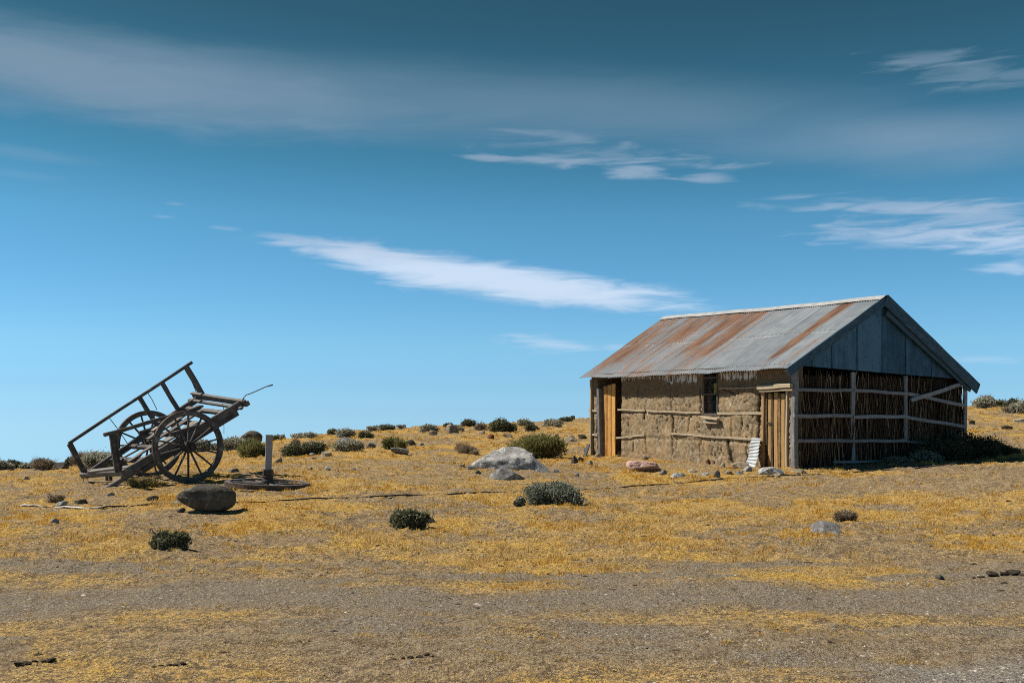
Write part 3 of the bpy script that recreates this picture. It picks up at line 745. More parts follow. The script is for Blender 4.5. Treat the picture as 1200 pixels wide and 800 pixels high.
    for q in [(722, 437, 770, 446, .80), (768, 437, 780, 444, .6), (776, 436, 818, 450, .80), (842, 433, 888, 446, .82), (728, 437, 890, 442, .66), (843, 460, 858, 480, .55), (855, 462, 880, 474, .46), (778, 456, 790, 468, .36), (736, 480, 752, 494, .42), (726, 484, 745, 492, .44), (790, 452, 800, 466, .3), (850, 490, 870, 500, .26)]:
        wash = np.maximum(wash, patch(*q))
    idx = np.arange((ny+1)*(nz+1)).reshape(ny+1, nz+1)
    F = np.stack([idx[:-1, :-1], idx[:-1, 1:], idx[1:, 1:], idx[1:, :-1]], -1)
    cy = (gy[:-1]+gy[1:])/2; cz = (gz[:-1]+gz[1:])/2
    keep = np.ones((ny, nz), bool)
    for h in holes:
        keep &= ~((cy[:, None] > h[0]-.001) & (cy[:, None] < h[1]+.001) & (cz[None] > h[2]-.001) & (cz[None] < h[3]+.001))
    V = np.stack([X, Yg, Zg], -1).reshape(-1, 3)
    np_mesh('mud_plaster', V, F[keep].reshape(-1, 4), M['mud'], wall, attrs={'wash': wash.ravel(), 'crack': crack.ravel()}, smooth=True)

    # battens let into the mud
    def batten(pts, h=.04, x=-.012, mat='batten', name='batten', w_=.035, wob=.006):
        m = MB(); m.rng = random.Random(len(pts)*7+int(pts[0][0]))
        q = [wall_at(px, py, x) for px, py in pts]
        for (ya, za), (yb, zb) in zip(q[:-1], q[1:]):
            m.bar((x, ya, za), (x, yb, zb), w_, h, seg=8, wob=wob, tint=.6)
        return m.build(name, M[mat], R)
    batten([(690, 481), (700, 481.5)], .05); batten([(724, 480), (756, 481)], .045); batten([(758, 481.3), (789, 482.4), (821, 483.5)], .05)
    batten([(841, 484.3), (895, 484.2)], .06)
    batten([(688.5, 508.4), (700, 510)], .05, -.016); batten([(722, 513), (755.5, 509.6)], .05, -.016)
    batten([(787, 507.8), (838, 512), (892, 515)], .05, -.016)
    batten([(843, 455), (893, 453.6)], .03, -.03)
    # corner post at the near corner and a thin far corner post
    m = MB(); m.bar((.035, -.06, -.3), (.03, -.06, 2.25), .12, .12, up=(1, 0, 0), seg=8, wob=.015, tint=.35); m.build('corner_post', M['rail_wood'], R)
    m = MB(); m.bar((-.02, HL-.03, -.3), (-.02, HL-.03, 2.2), .08, .08, up=(1, 0, 0), seg=6, wob=.01, tint=.5); m.build('corner_post', M['batten'], R)
    m = MB(); m.bar((-.045, -.015, -.2), (.015, -.015, 0), .01, .01); 
    # ---- left door: ochre leaf standing ajar in a dark opening, grey jamb on its left
    D = empty('door', (0, 0, 0), 0, R); tag(D, 'ochre plank door standing ajar')
    m = MB(); ya, zt = wall_at(703, 455, -.05); yb, zb = wall_at(704.5, 532, -.05)
    m.bar((-.055, ya, zt), (-.065, yb-.03, -.28), .12, .15, up=(1, 0, 0), seg=6, wob=.006, tint=.5); m.build('jamb', M['jamb'], D)
    m = MB(); m.rng = random.Random(3)
    y0 = wall_at(707.4, 500, 0)[0]; y1 = wall_at(721.5, 500, .04)[0]; ztop = wall_at(714, 456)[1]
    n = 3
    for i in range(n):
        a = y0+(y1-y0)*i/n; c = y0+(y1-y0)*(i+1)/n; mid = (a+c)/2
        x = .0+.05*i/n
        m.bar((x, mid, -.22), (x, mid, ztop+.03*(i-1)+.12), abs(c-a)-.006, .03, up=(1, 0, 0), seg=6, tint=.35+.2*i, cham=.15)
    # bar(): width runs across the wall because 'up' is the wall normal
    leaf = m.build('leaf', M['door_orange'], D)
    m = MB(); m.bar((-.02, d1[0]+.02, d1[3]-.02), (-.02, d1[1]-.02, d1[3]-.02), .08, .10, tint=.3); m.build('lintel', M['frame'], D)
    # ---- right door of rough planks
    D = empty('door', (0, 0, 0), 0, R); tag(D, 'brown door of rough upright planks')
    m = MB(); m.rng = random.Random(11)
    yl = d2[1]; yr = d2[0]; n = 7
    tints = [.05, .75, .15, .95, .35, .9, .2]; wds = [.8, 1.0, .7, 1.25, .9, 1.2, .8]; tot = sum(wds); acc = yl-.06
    span = (yl-.06)-(yr+.03)
    for i in range(n):
        wd = span*wds[i]/tot; mid = acc-wd/2; acc -= wd
        m.bar((.015+.012*(i % 2), mid, -.20), (.015+.012*(i % 2), mid+.004*(i % 3-1), d2[3]-.07-.015*(i % 3)), wd-.014, .03, up=(1, 0, 0), seg=7, wob=.006, tint=tints[i], cham=.2)
    m.build('leaf', M['door_brown'], D)
    m = MB(); m.bar((-.005, yl-.17, 1.02), (-.005, yl-.29, 1.02), .03, .05, tint=.8); m.build('latch', M['iron'], D)
    m = MB(); m.bar((.0, yl-.02, -.28), (.0, yl-.03, d2[3]-.01), .08, .08, up=(1, 0, 0), seg=6, wob=.01, tint=.8); m.build('jamb', M['door_brown'], D)
    m = MB(); m.bar((-.01, yr+.03, -.28), (-.01, yr+.02, d2[3]-.01), .05, .07, up=(1, 0, 0), seg=6, wob=.01, tint=.8); m.build('jamb', M['batten'], D)
    m = MB(); za = wall_at(910, 453.3, -.07)[1]
    m.bar((-.075, yl+.07, za-.005), (-.075, -.06, za+.02), .10, .10, seg=6, wob=.008, tint=.75)
    m.bar((-.06, yl+.03, za-.085), (-.06, -.10, za-.075), .08, .045, seg=6, wob=.008, tint=.55); m.build('lintel', M['batten'], D)
    # ---- window
    W = empty('window', (0, 0, 0), 0, R)
    y0, y1, z0, z1 = wn
    m = MB()
    m.bar((.05, y1-.03, z0), (.05, y1-.03, z1), .06, .10, up=(1, 0, 0), tint=.3); m.bar((.05, y0+.025, z0), (.05, y0+.025, z1), .05, .10, up=(1, 0, 0), tint=.4)
    m.bar((.05, y0+.05, z1-.16), (.05, y1-.06, z1-.16), .10, .06, tint=.3); m.bar((.05, y0+.05, z0+.03), (.05, y1-.06, z0+.03), .10, .06, tint=.5)
    m.bar((.03, y0+.05, z0+.53), (.03, y1-.06, z0+.53), .05, .035, tint=.95)
    m.build('frame', M['frame'], W)
    m = MB(); gx = .075
    m.piece([(gx, y0+.05, z0+.06), (gx, y1-.06, z0+.06), (gx, y1-.06, z1-.19), (gx, y0+.05, z1-.19), (gx+.004, y0+.05, z0+.06), (gx+.004, y1-.06, z0+.06), (gx+.004, y1-.06, z1-.19), (gx+.004, y0+.05, z1-.19)],
            [(0, 3, 2, 1), (4, 5, 6, 7), (0, 1, 5, 4), (2, 3, 7, 6), (1, 2, 6, 5), (3, 0, 4, 7)], .5); m.build('pane', M['glass'], W)
    m = MB(); vs = []; fs = []
    for i in range(9):
        yy = y0+.10+(.24)*i/8; xx = .17+.018*math.sin(i*1.9)
        vs += [(xx, yy, z0+.55), (xx, yy, z1-.3), (xx+.004, yy, z0+.55), (xx+.004, yy, z1-.3)]
    for i in range(8): fs += [(4*i, 4*i+1, 4*i+5, 4*i+4), (4*i+2, 4*i+6, 4*i+7, 4*i+3)]
    m.piece(vs, fs, .5); m.build('curtain', M['cloth'], W)
    m = MB(); (ya, za), (yb, zb) = wall_at(823, 488.5, -.09), wall_at(841.5, 491.5, -.09)
    m.bar((-.08, ya, za), (-.08, yb, zb), .12, .05, tint=.8, wob=.006)
    (ya, za), (yb, zb) = wall_at(825, 494, -.07), wall_at(841, 495, -.07)
    m.bar((-.07, ya, za), (-.07, yb, zb), .07, .07, tint=.7, wob=.006); m.build('sill', M['batten'], W)

    # ---- roof of corrugated sheets
    def slope(side):
        u0, u1 = -.24, 7.90; pitch = .076; per = 8; nu = int((u1-u0)/pitch*per)
        u = np.linspace(u0, u1, nu+1)
        vv = [0, .028, .034, .040, .046, .12, .25, .38, .468, .474, .479, .485, .495, .497, .505, .62, .75, .87, .925, .931, .936, .942, .985, 1.0]
        nails = (.034, .040, .474, .479, .931, .936)
        course = [0 if q < .496 else 1 for q in vv]
        rows = []; tint = []; rust = []; seam = []
        sheet = np.floor((u-u0)/.838).astype(int)
        rs = np.random.default_rng(4 if side < 0 else 9)
        so = rs.uniform(-.004, .006, (2, 20)); st = rs.random((2, 20)); ev = rs.uniform(-.03, .03, 20)
        for v, c in zip(vv, course):
            ex = EL_X if side < 0 else ER_X
            ez = eave_l(u) if side < 0 else eave_r(u)
            rx = RIDGE_X+(-.02 if side < 0 else .02)
            rz = ridge_z(u)
            vx = v if v < 1 else v+ev[sheet]*.35
            x = rx+(ex-rx)*vx; z = rz+(ez-rz)*vx
            sl = math.atan2(4.0-2.2, RIDGE_X-EL_X)
            nx, nzv = (-math.sin(sl) if side < 0 else math.sin(sl)), math.cos(sl)
            off = .0090*np.sin((u-u0)/pitch*2*math.pi)+so[c][sheet]+(.003 if c == 0 else 0)+.012*(fbm(u*.9, np.full_like(u, v*3), 13+c, 2)-.5)
            # one sheet near the far end has sprung its nails
            if side < 0: off = off+.05*np.exp(-((u-6.95)/.22)**2)*math.exp(-((v-.33)/.10)**2)
            rows.append(np.stack([x+nx*off, u, z+nzv*off], -1))
            tint.append(st[c][sheet])
            du = (u-u0)-sheet*.838
            seam.append(np.maximum(np.where(du < .012, .8, 0), np.where((np.mod(u-u0, .152) < .024), .9, 0) if v in nails else 0))
            r = np.zeros_like(u)
            if side < 0:
                for (uc, wd, v0, v1, s) in RUST:
                    r = np.maximum(r, s*1.08*np.exp(-((u-uc)/(wd*1.7))**2)*float(sstep(v0-.06, v0+.06, v)*(1-sstep(v1-.35, v1+.10, v))))
            else: r = r+.25
            if side < 0:
                vq = np.full_like(u, v*5.0)
                r = r*(.30+1.35*fbm(u*3.1, vq, 201, 3))
                r = np.maximum(r, .86*sstep(1.8, 4.2, u)*fbm(u*1.6, vq*.6, 207, 4)*(1-.45*v))
            rust.append(r)
        V = np.array(rows); n, k = V.shape[:2]; idx = np.arange(n*k).reshape(n, k)
        a, bq, c_, d_ = idx[:-1, :-1], idx[:-1, 1:], idx[1:, 1:], idx[1:, :-1]
        F = np.stack([a, bq, c_, d_] if side > 0 else [a, d_, c_, bq], -1).reshape(-1, 4)
        return V.reshape(-1, 3), F, np.array(tint).ravel(), np.array(rust).ravel(), np.array(seam).ravel()
    def ru(px):
        a = (px-600)/FOC; return (8.63-23.715*a)/(.8629*a+.5054)
    RUST = [(ru(797), .13, 0, .95, .62), (ru(803), .05, 0, .45, .7), (ru(842), .10, 0, .65, .45), (ru(832), .16, .1, 1.0, .38), (ru(822), .12, .35, 1.0, .42), (ru(873), .16, 0, .72, .80), (ru(868), .07, .1, .9, .62), (ru(880), .07, 0, .5, .6),
            (ru(902), .10, 0, .82, .78), (ru(897), .06, .1, .9, .5), (ru(938), .07, 0, .25, .38), (ru(928), .06, 0, .3, .30), (ru(998), .10, 0, .95, .80), (ru(1004), .06, 0, .35, .85), (ru(812), .10, .2, .8, .40), (ru(855), .07, 0, .5, .35), (ru(1024), .05, .6, 1.1, .3)]
    VA, FA, ta, ra, sa = slope(-1); VB, FB, tb, rb, sb = slope(1)
    roof = np_mesh('roof', np.concatenate([VA, VB]), np.concatenate([FA, FB+len(VA)]), M['roof'], R,
                   attrs={'tint': np.concatenate([ta, tb]), 'rust': np.concatenate([ra, rb]), 'seam': np.concatenate([sa, sb])}, smooth=True)
    # ridge cap with scalloped lower edges
    us = np.linspace(-.26, 7.93, 420); rows = []
    for k, (dx, dz) in enumerate(((-.20, -.085), (-.10, -.030), (-.035, .012), (.0, .022), (.035, .012), (.10, -.035), (.20, -.095))):
        sc = .012*np.sin(us/.076*2*np.pi) if k in (0, 6) else 0
        rows.append(np.stack([RIDGE_X+dx+0*us+(sc if k == 0 else -sc), us, ridge_z(us)+dz+.022+.006*np.sin(us*3)], -1))
    V = np.array(rows); n, k = V.shape[:2]; idx = np.arange(n*k).reshape(n, k)
    F = np.stack([idx[:-1, :-1], idx[1:, :-1], idx[1:, 1:], idx[:-1, 1:]], -1).reshape(-1, 4)
    np_mesh('ridge_cap', V.reshape(-1, 3), F, M['cap'], roof, smooth=True, attrs={'tint': np.full(n*k, .6)})
    # rafters' ends / eave purlin in the shade
    m = MB()
    m.bar((-.14, -.16, 2.30), (-.14, 7.84, 2.31), .07, .07, tint=.3)
    m.bar((HW+.02, -.16, 2.02), (HW+.02, 7.84, 2.04), .05, .05, tint=.3)
    m.build('purlin', M['frame'], R)
    # ---- gable end
    gy0 = -.10
    def G(px, py, y): s, z = gable_at(px, py, y); return (s, y, z)
    # metal sheets of the gable triangle, cut to the roof slope
    m = MB(); cuts = [912, 952, 975, 1005, 1034, 1062, 1092, 1150]; tints = [.45, .55, .60, .86, .18, .28, .20]
    def under(s):
        return float((2.222+(3.97-2.222)*(s-EL_X)/(RIDGE_X-EL_X)) if s < RIDGE_X else (3.97+(1.955-3.97)*(s-RIDGE_X)/(ER_X-RIDGE_X)))-.04
    def bot(px): return float(np.interp(px, [930, 1040, 1130], [427.5, 437.0, 444.5]))
    for i in range(len(cuts)-1):
        p0, p1 = cuts[i], cuts[i+1]; y = gy0-.003*(i % 2)
        poly = []
        n = 10
        lo = [G(p0+(p1-p0)*k/n, bot(p0+(p1-p0)*k/n), y) for k in range(n+1)]
        hi = [(q[0], y, under(q[0])) for q in lo]
        # only where the roof is above the lower edge
        vs = []; fs = []
        for a, bb in zip(lo, hi):
            zt = max(bb[2], a[2]+.001); vs += [a, (bb[0], y, zt), (a[0], y+.012, a[2]), (bb[0], y+.012, zt)]
        for k in range(n):
            fs += [(4*k, 4*k+4, 4*k+5, 4*k+1), (4*k+2, 4*k+3, 4*k+7, 4*k+6), (4*k, 4*k+2, 4*k+6, 4*k+4)]
        m.piece(vs, fs, tints[i])
    # a raised lap strip at each seam
    for p in cuts[1:-1]:
        s, z = gable_at(p, bot(p), gy0-.01)
        if under(s)-.05 > z: m.bar((s, gy0-.012, z), (s, gy0-.012, under(s)-.02), .03, .008, up=(0, 1, 0), tint=.25)
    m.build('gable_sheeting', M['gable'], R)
    # brushwood: a dark backing and many upright branches
    rs = random.Random(21); m = MB()
    m.piece([(x, y, z) for x in (.08, HW-.05) for y in (.06, .14) for z in (-.3, 2.10)], [(0, 1, 3, 2), (4, 6, 7, 5), (0, 4, 5, 1), (2, 3, 7, 6), (0, 2, 6, 4), (1, 5, 7, 3)], .05)
    for i in range(1150):
        s = rs.uniform(.06, HW-.06); z = rs.uniform(-.3, .25) if rs.random() < .5 else rs.uniform(.2, 1.75)
        L = rs.uniform(.5, 1.5); y = rs.uniform(-.075, .05); lean = rs.gauss(0, .10)
        pts = []; k = 6; ph = rs.random()*6
        for j in range(k):
            t = j/(k-1); zz = z+L*t
            if zz > min(2.30, 2.12+.16*(HW-s)/HW): break
            pts.append((min(max(s+lean*L*t+.022*math.sin(ph+t*7), .05), HW-.05), y+.012*math.sin(ph*2+t*6), zz))
        if len(pts) > 1: r = rs.uniform(.004, .013); m.tube(pts, [r*(1.1-.6*j/len(pts)) for j in range(len(pts))], 5, tint=rs.random())
    m.build('brushwood', M['brush'], R)
    # rails and uprights of peeled poles
    yr_ = -.085
    def pole(pts, h, name, y=yr_, w_=.05, tint=.5):
        m = MB(); m.rng = random.Random(int(pts[0][0]*3+pts[0][1])); q = [G(px, py, y) for px, py in pts]
        for a, bb in zip(q[:-1], q[1:]): m.bar(a, bb, w_, h, seg=6, wob=.012, tint=tint+rs.uniform(-.25, .25))
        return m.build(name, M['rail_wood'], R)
    pole([(999.5, 436), (999.5, 540.5)], .06, 'upright', -.055, .105, .7); pole([(1061, 440.5), (1061, 516)], .06, 'upright', -.055, .095, .65); pole([(1131, 447), (1130.5, 532)], .07, 'upright', -.055, .09, .5)
    pole([(931, 456.6), (1000, 457)], .075, 'rail'); pole([(1001, 457.4), (1062, 461)], .075, 'rail'); pole([(1062, 461), (1131.5, 475.2)], .085, 'rail')
    pole([(930, 487), (999, 487.2)], .085, 'rail'); pole([(1000, 488.6), (1062, 487.8)], .085, 'rail'); pole([(1061, 488.4), (1131, 500)], .085, 'rail')
    pole([(930, 516), (1000, 516.5)], .08, 'rail'); pole([(1000, 516.8), (1059, 516)], .075, 'rail'); pole([(1059, 516.5), (1094, 521)], .055, 'rail')
    pole([(977, 541), (1041, 540)], .05, 'rail', -.08)
    pole([(1068, 468.5), (1129, 449)], .10, 'brace', -.14, .045, .8)
    # bargeboards
    def barge(xa, za, xb, zb, h, y, name):
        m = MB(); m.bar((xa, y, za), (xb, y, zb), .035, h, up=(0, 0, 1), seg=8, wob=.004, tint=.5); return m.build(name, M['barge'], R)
    zr = 3.97
    barge(EL_X-.0, 2.222-.075, RIDGE_X+.0, zr-.085, .19, -.225, 'bargeboard')
    barge(RIDGE_X-.02, zr-.06, ER_X+.03, 1.955-.10, .27, -.245, 'bargeboard')
    barge(RIDGE_X+.08, zr-.36, ER_X-.2, 2.0-.17, .12, -.19, 'bargeboard')
    # soffit boards between gable and barge
    m = MB()
    for (xa, za, xb, zb) in ((EL_X+.05, 2.222-.03, RIDGE_X, zr-.03), (RIDGE_X, zr-.03, ER_X-.03, 1.955-.03)):
        m.bar((xa, -.14, za-.02), (xb, -.14, zb-.02), .14, .02, tint=.3)
    m.build('soffit', M['frame'], R)
    m = MB(); m.bar((RIDGE_X, -.05, 3.88), (RIDGE_X, 7.7, 4.02), .06, .10, tint=.3); m.build('ridge_beam', M['frame'], R)
    return R
HUT = build_hut()
# ------------------------------------------------------------------ the two-wheeled cart
AX = Vector((-.641, .767, 0)).normalized(); HF = Vector((AX.y, -AX.x, 0))
NEAR = Vector((-6.253, 19.40, .887)); TRK = 2.10
CART0 = NEAR+AX*(TRK/2); CART0 = Vector((CART0.x, CART0.y, .187))
def cart_at(px, py, w):
    """point in the cart's own axes (forward, across, up) on the upright plane at 'across' = w"""
    a = (px-600)/FOC; b = CART0+AX*w
    t = (a*b.y-b.x)/(HF.x-a*HF.y); Y = b.y+HF.y*t
    return Vector((t, w, EYE+(HZ-py)/FOC*Y-CART0.z))

def make_wheel(parent, loc, axis, R=.70, spokes=14, rot=0.0, name='wheel', rootobj=None):
    W = rootobj or empty(name, loc, 0, parent)
    ax = Vector(axis).normalized(); a = ax.orthogonal().normalized(); b = ax.cross(a)
    m = MB(); m.ring((0, 0, 0), ax, R-.012, R-.098, .085, 64, tint=.5, wob=.002)
    for k in range(7):                       # joints of the felloes
        t = 2*math.pi*(k+.3)/7; d = a*math.cos(t)+b*math.sin(t); tt = ax.cross(d)
        m.bar(d*(R-.10)+tt*.004, d*(R-.011)+tt*.004, .012, .089, up=ax, seg=1, tint=.05)
    rim = m.build('rim', M['cart_wood'], W)
    m = MB(); m.ring((0, 0, 0), ax, R, R-.0125, .078, 64, tint=.5); m.build('tyre', M['iron'], W)
    m = MB(); m.lathe((0, 0, 0), ax, [(-.17, .055), (-.165, .085), (-.10, .095), (-.06, .115), (.06, .115), (.10, .095), (.165, .085), (.17, .055)], 20, .25); hub = m.build('hub', M['cart_wood'], W)
    m = MB()
    for x in (-.145, -.085, .085, .145): m.lathe((0, 0, 0), ax, [(x-.014, .101), (x+.014, .101)], 20, .5)
    m.lathe((0, 0, 0), ax, [(-.21, .035), (.21, .035)], 10, .5)
    m.build('hub_band', M['iron'], hub)
    for k in range(spokes):
        t = rot+2*math.pi*k/spokes; d = a*math.cos(t)+b*math.sin(t)
        m = MB(); m.rng = random.Random(k)
        m.bar(d*.09, d*(R-.09), .036, .052, up=ax, taper=.86, seg=4, tint=.35+.3*((k*7) % 5)/5, cham=.3)
        m.build('spoke', M['cart_wood'], W)
    return W

def build_cart():
    R = empty('horse_cart', CART0, math.atan2(HF.y, HF.x))
    tag(R, 'old dark wooden two wheeled cart tipped back on its tail, railings half fallen', 'cart')
    make_wheel(R, (0, -TRK/2, .70), (0, 1, 0), rot=.11); make_wheel(R, (0, TRK/2, .70), (0, 1, 0), rot=.30)
    def part(name, segs, mat='cart_wood', seed=1):
        m = MB(); m.rng = random.Random(seed)
        for (p, q, w, h, up, kw) in segs: m.bar(p, q, w, h, up=up, **kw)
        return m.build(name, M[mat], R)
    part('axle', [((0, -TRK/2+.1, .70), (0, TRK/2-.1, .70), .12, .12, (0, 0, 1), dict(tint=.3))])
    nw, fw = -.84, .84
    N0, N1 = cart_at(143, 556, nw), cart_at(287, 470.5, nw)
    F0, F1 = cart_at(100, 557.5, fw), cart_at(238, 463, fw)
    dirb = (N1-N0).normalized(); nrm = Vector((-dirb.z, 0, dirb.x))
    part('side_beam', [(N0, N1, .08, .15, nrm, dict(wob=.006, tint=.6, seg=8)), (N0+nrm*-.135+dirb*.35, N1-nrm*.125-dirb*.25, .07, .10, nrm, dict(wob=.006, tint=.4, seg=8))], seed=2)
    part('side_beam', [(F0, F1, .08, .13, nrm, dict(wob=.006, tint=.5, seg=8))], seed=3)
    P0, P1 = cart_at(123, 573.5, -.62), cart_at(266, 486.5, -.62)
    part('shaft_pole', [(P0, P1, .11, .09, nrm, dict(wob=.008, tint=.8, seg=8))], seed=4)
    Q0, Q1 = cart_at(150, 556, .30), cart_at(262, 484, .30)
    part('shaft_pole', [(Q0, Q1, .10, .09, nrm, dict(wob=.008, tint=.4, seg=8))], seed=41)
    # bolsters between axle and beams
    for w in (nw, fw): part('bolster', [((0, w, .75), (0, w, .98), .12, .14, (1, 0, 0), dict(tint=.3)), ((-.28, w, .93), (.28, w, 1.09), .09, .08, (0, 0, 1), dict(tint=.4))], seed=5)
    # tail and front cross bars
    a, b = cart_at(97, 556, .93), cart_at(152, 552.5, -.93)
    part('tail_bar', [(a, b, .12, .11, nrm, dict(wob=.008, tint=.75, seg=7)), (a+nrm*.075+dirb*.05+Vector((0, -.4, 0)), b+nrm*.075+dirb*.05, .10, .035, nrm, dict(wob=.004, tint=.95, seg=6))], seed=6)
    a, b = cart_at(228, 463.5, 1.0), cart_at(290, 473, -1.0)
    part('front_bar', [(a, b, .11, .10, nrm, dict(wob=.008, tint=.5, seg=7)), (a+nrm*.08-dirb*.03, b+nrm*.075-dirb*.03, .07, .04, nrm, dict(wob=.006, tint=.9, seg=7)), (a-dirb*.15-nrm*.02, b-dirb*.15-nrm*.02, .07, .05, nrm, dict(wob=.006, tint=.7, seg=7))], seed=7)
    # cross members and the few floor boards left
    for k, f in enumerate((.20, .36, .52, .68, .84)):
        p = N0.lerp(N1, f)-nrm*.02; q = F0.lerp(F1, f)-nrm*.02
        part('cross_bar', [(p, q, .10, .07, nrm, dict(wob=.006, tint=.3+.1*k, seg=5))], seed=10+k)
    for k, (f0, f1, wa, wb, md) in enumerate(((.34, .66, .10, .30, 'cart_board'), (.40, .80, .40, .56, 'cart_wood'), (.42, .86, .62, .76, 'cart_wood'), (.52, .74, .82, .93, 'cart_board'), (.14, .36, .24, .34, 'cart_wood'))):
        p0 = N0.lerp(F0, (wa+wb)/2).lerp(N1.lerp(F1, (wa+wb)/2), f0)+nrm*.045; p1 = N0.lerp(F0, (wa+wb)/2).lerp(N1.lerp(F1, (wa+wb)/2), f1)+nrm*.05
        part('floor_board', [(p0, p1, (wb-wa)*1.45, .03, nrm, dict(wob=.01, tint=.4+.1*k, seg=6, cham=.2))], md, 20+k)
    # far railing
    fr = fw+.03
    T0, T1 = cart_at(80.5, 519.5, fr), cart_at(225, 424.3, fr)
    part('rail', [(T0, T1, .06, .06, nrm, dict(wob=.008, tint=.4, seg=9))], seed=31)
    for k, (a, b, w, h) in enumerate((((81.5, 519.5), (101, 557), .075, .10), ((163.8, 466), (184.5, 499), .06, .085), ((190, 448.5), (210, 482), .06, .085), ((217.5, 428.5), (237.5, 463.5), .075, .11))):
        part('post', [(cart_at(*b, fr), cart_at(*a, fr), w, h, (1, 0, 0), dict(wob=.005, tint=.35+.1*k))], seed=33+k)
    for k, (a, b) in enumerate((((127, 488), (151, 522)), ((171.5, 457.5), (184, 480)))):
        m = MB(); p, q = cart_at(*a, fr+.02), cart_at(*b, fr+.02); m.tube([p, p.lerp(q, .5)+Vector((.01, 0, .01)), q], .008, 5); m.build('iron_rod', M['iron'], R)
    m = MB(); m.tube([cart_at(225, 447, fr), cart_at(231, 462, fr)], .008, 5); m.build('iron_rod', M['iron'], R)
    # near railing, its tail end dropped
    nr = nw-.03
    part('rail', [(cart_at(121.5, 509.5, nr-.02), cart_at(205, 486.5, nr-.02), .06, .07, nrm, dict(wob=.008, tint=.45, seg=8)), (cart_at(204.5, 486.6, nr-.02), cart_at(238, 475.5, nr-.02), .05, .06, nrm, dict(wob=.008, tint=.45, seg=5, taper=.7))], seed=51)
    part('post', [(cart_at(138.5, 553, nr), cart_at(131.5, 507.5, nr), .07, .12, (1, 0, 0), dict(wob=.006, tint=.3)), (cart_at(138, 540, nr+.06), cart_at(136, 508.5, nr+.06), .045, .06, (1, 0, 0), dict(wob=.006, tint=.8))], seed=52)
    part('post', [(cart_at(141, 552, nr), cart_at(144.5, 537, nr), .03, .03, (1, 0, 0), dict(tint=.3))], seed=53)
    # iron hooks under the tail, loose wires
    m = MB()
    for px in (125, 129.5): m.tube([cart_at(px, 556, -.1), cart_at(px+.5, 563, -.1)], .03, 6)
    m.build('iron_hook', M['iron'], R)
    m = MB(); m.tube([cart_at(*q, -1.0) for q in ((284, 470), (285.5, 466), (288.5, 462.5), (294, 460.8), (302, 457.3), (311, 453.2), (319.5, 450.8))], [.010]*6+[.016], 5); m.build('wire', M['iron'], R)
    m = MB(); m.tube([cart_at(*q, -.7) for q in ((261, 472), (262, 479), (261, 492), (262.5, 499), (262.4, 508))], .006, 4); m.build('wire', M['iron'], R)
    m = MB(); m.tube([cart_at(*q, .9) for q in ((97, 557), (98, 563), (96, 570))], .006, 4); m.build('wire', M['iron'], R)
    return R
build_cart()

def build_wheel_post():
    g = ground_at(313.5, 568)
    R = empty('wheel_and_axle', (g.x, g.y, g.z+.015))
    R.rotation_euler = (rad(1.0), rad(2.6), rad(15))
    tag(R, 'cart wheel lying flat on the grass with its square axle post standing upright', 'cart wheel')
    W = empty('wheel', (0, 0, 0), 0, R)
    make_wheel(None, None, (0, 0, 1), R=.76, spokes=14, rot=.2, rootobj=W)
    m = MB(); m.rng = random.Random(4); m.bar((0, 0, .26), (-.012, 0, .90), .108, .108, up=(.3, 1, 0), seg=6, wob=.004, tint=.85); m.build('post', M['rail_wood'], R)
    m = MB(); m.bar((0, 0, .17), (0, 0, .27), .17, .17, up=(.3, 1, 0), seg=2, tint=.3, cham=.2); m.build('axle_block', M['iron'], R)
build_wheel_post()
# ------------------------------------------------------------------ rocks
def mat_rock(name, dark, light, lichen=None):
    m, t, b = mat_new(name); oc = t.add('ShaderNodeTexCoord').outputs['Object']
    n1 = t.noise(oc, 3.5, 6, .65, .4); n2 = t.noise(oc, 26, 5, .7); n3 = t.noise(oc, 7, 4, .6, 1.0)
    col = t.mix(t.mapr(t.math('ADD', t.math('MULTIPLY', n1, .6), t.math('MULTIPLY', n2, .4)), .34, .64), dark, light)
    if lichen: col = t.mix(t.mapr(n3, .56, .66), col, lichen)
    t.l.new(col, b.inputs['Base Color']); b.inputs['Roughness'].default_value = .92; b.inputs['Specular IOR Level'].default_value = .12
    bump(t, b, t.math('ADD', n1, t.math('MULTIPLY', n2, .6)), .7, .025); return m
M['rock_dark'] = mat_rock('dark_rock', (.050, .045, .038), (.125, .112, .092), (.16, .15, .125))
M['rock_grey'] = mat_rock('grey_rock', (.085, .082, .08), (.25, .245, .24), (.34, .335, .32))
M['rock_pale'] = mat_rock('pale_rock', (.13, .127, .125), (.41, .40, .39), (.52, .51, .49))
M['rock_pink'] = mat_rock('pink_rock', (.30, .18, .145), (.50, .325, .275), (.50, .38, .33))
M['rock_tan'] = mat_rock('tan_rock', (.16, .125, .09), (.36, .30, .22), (.44, .40, .33))
M['rock_rust'] = mat_rock('rusty_rock', (.10, .045, .028), (.20, .09, .05))
M['clod'] = mat_rock('dark_clod', (.022, .017, .013), (.085, .066, .048))

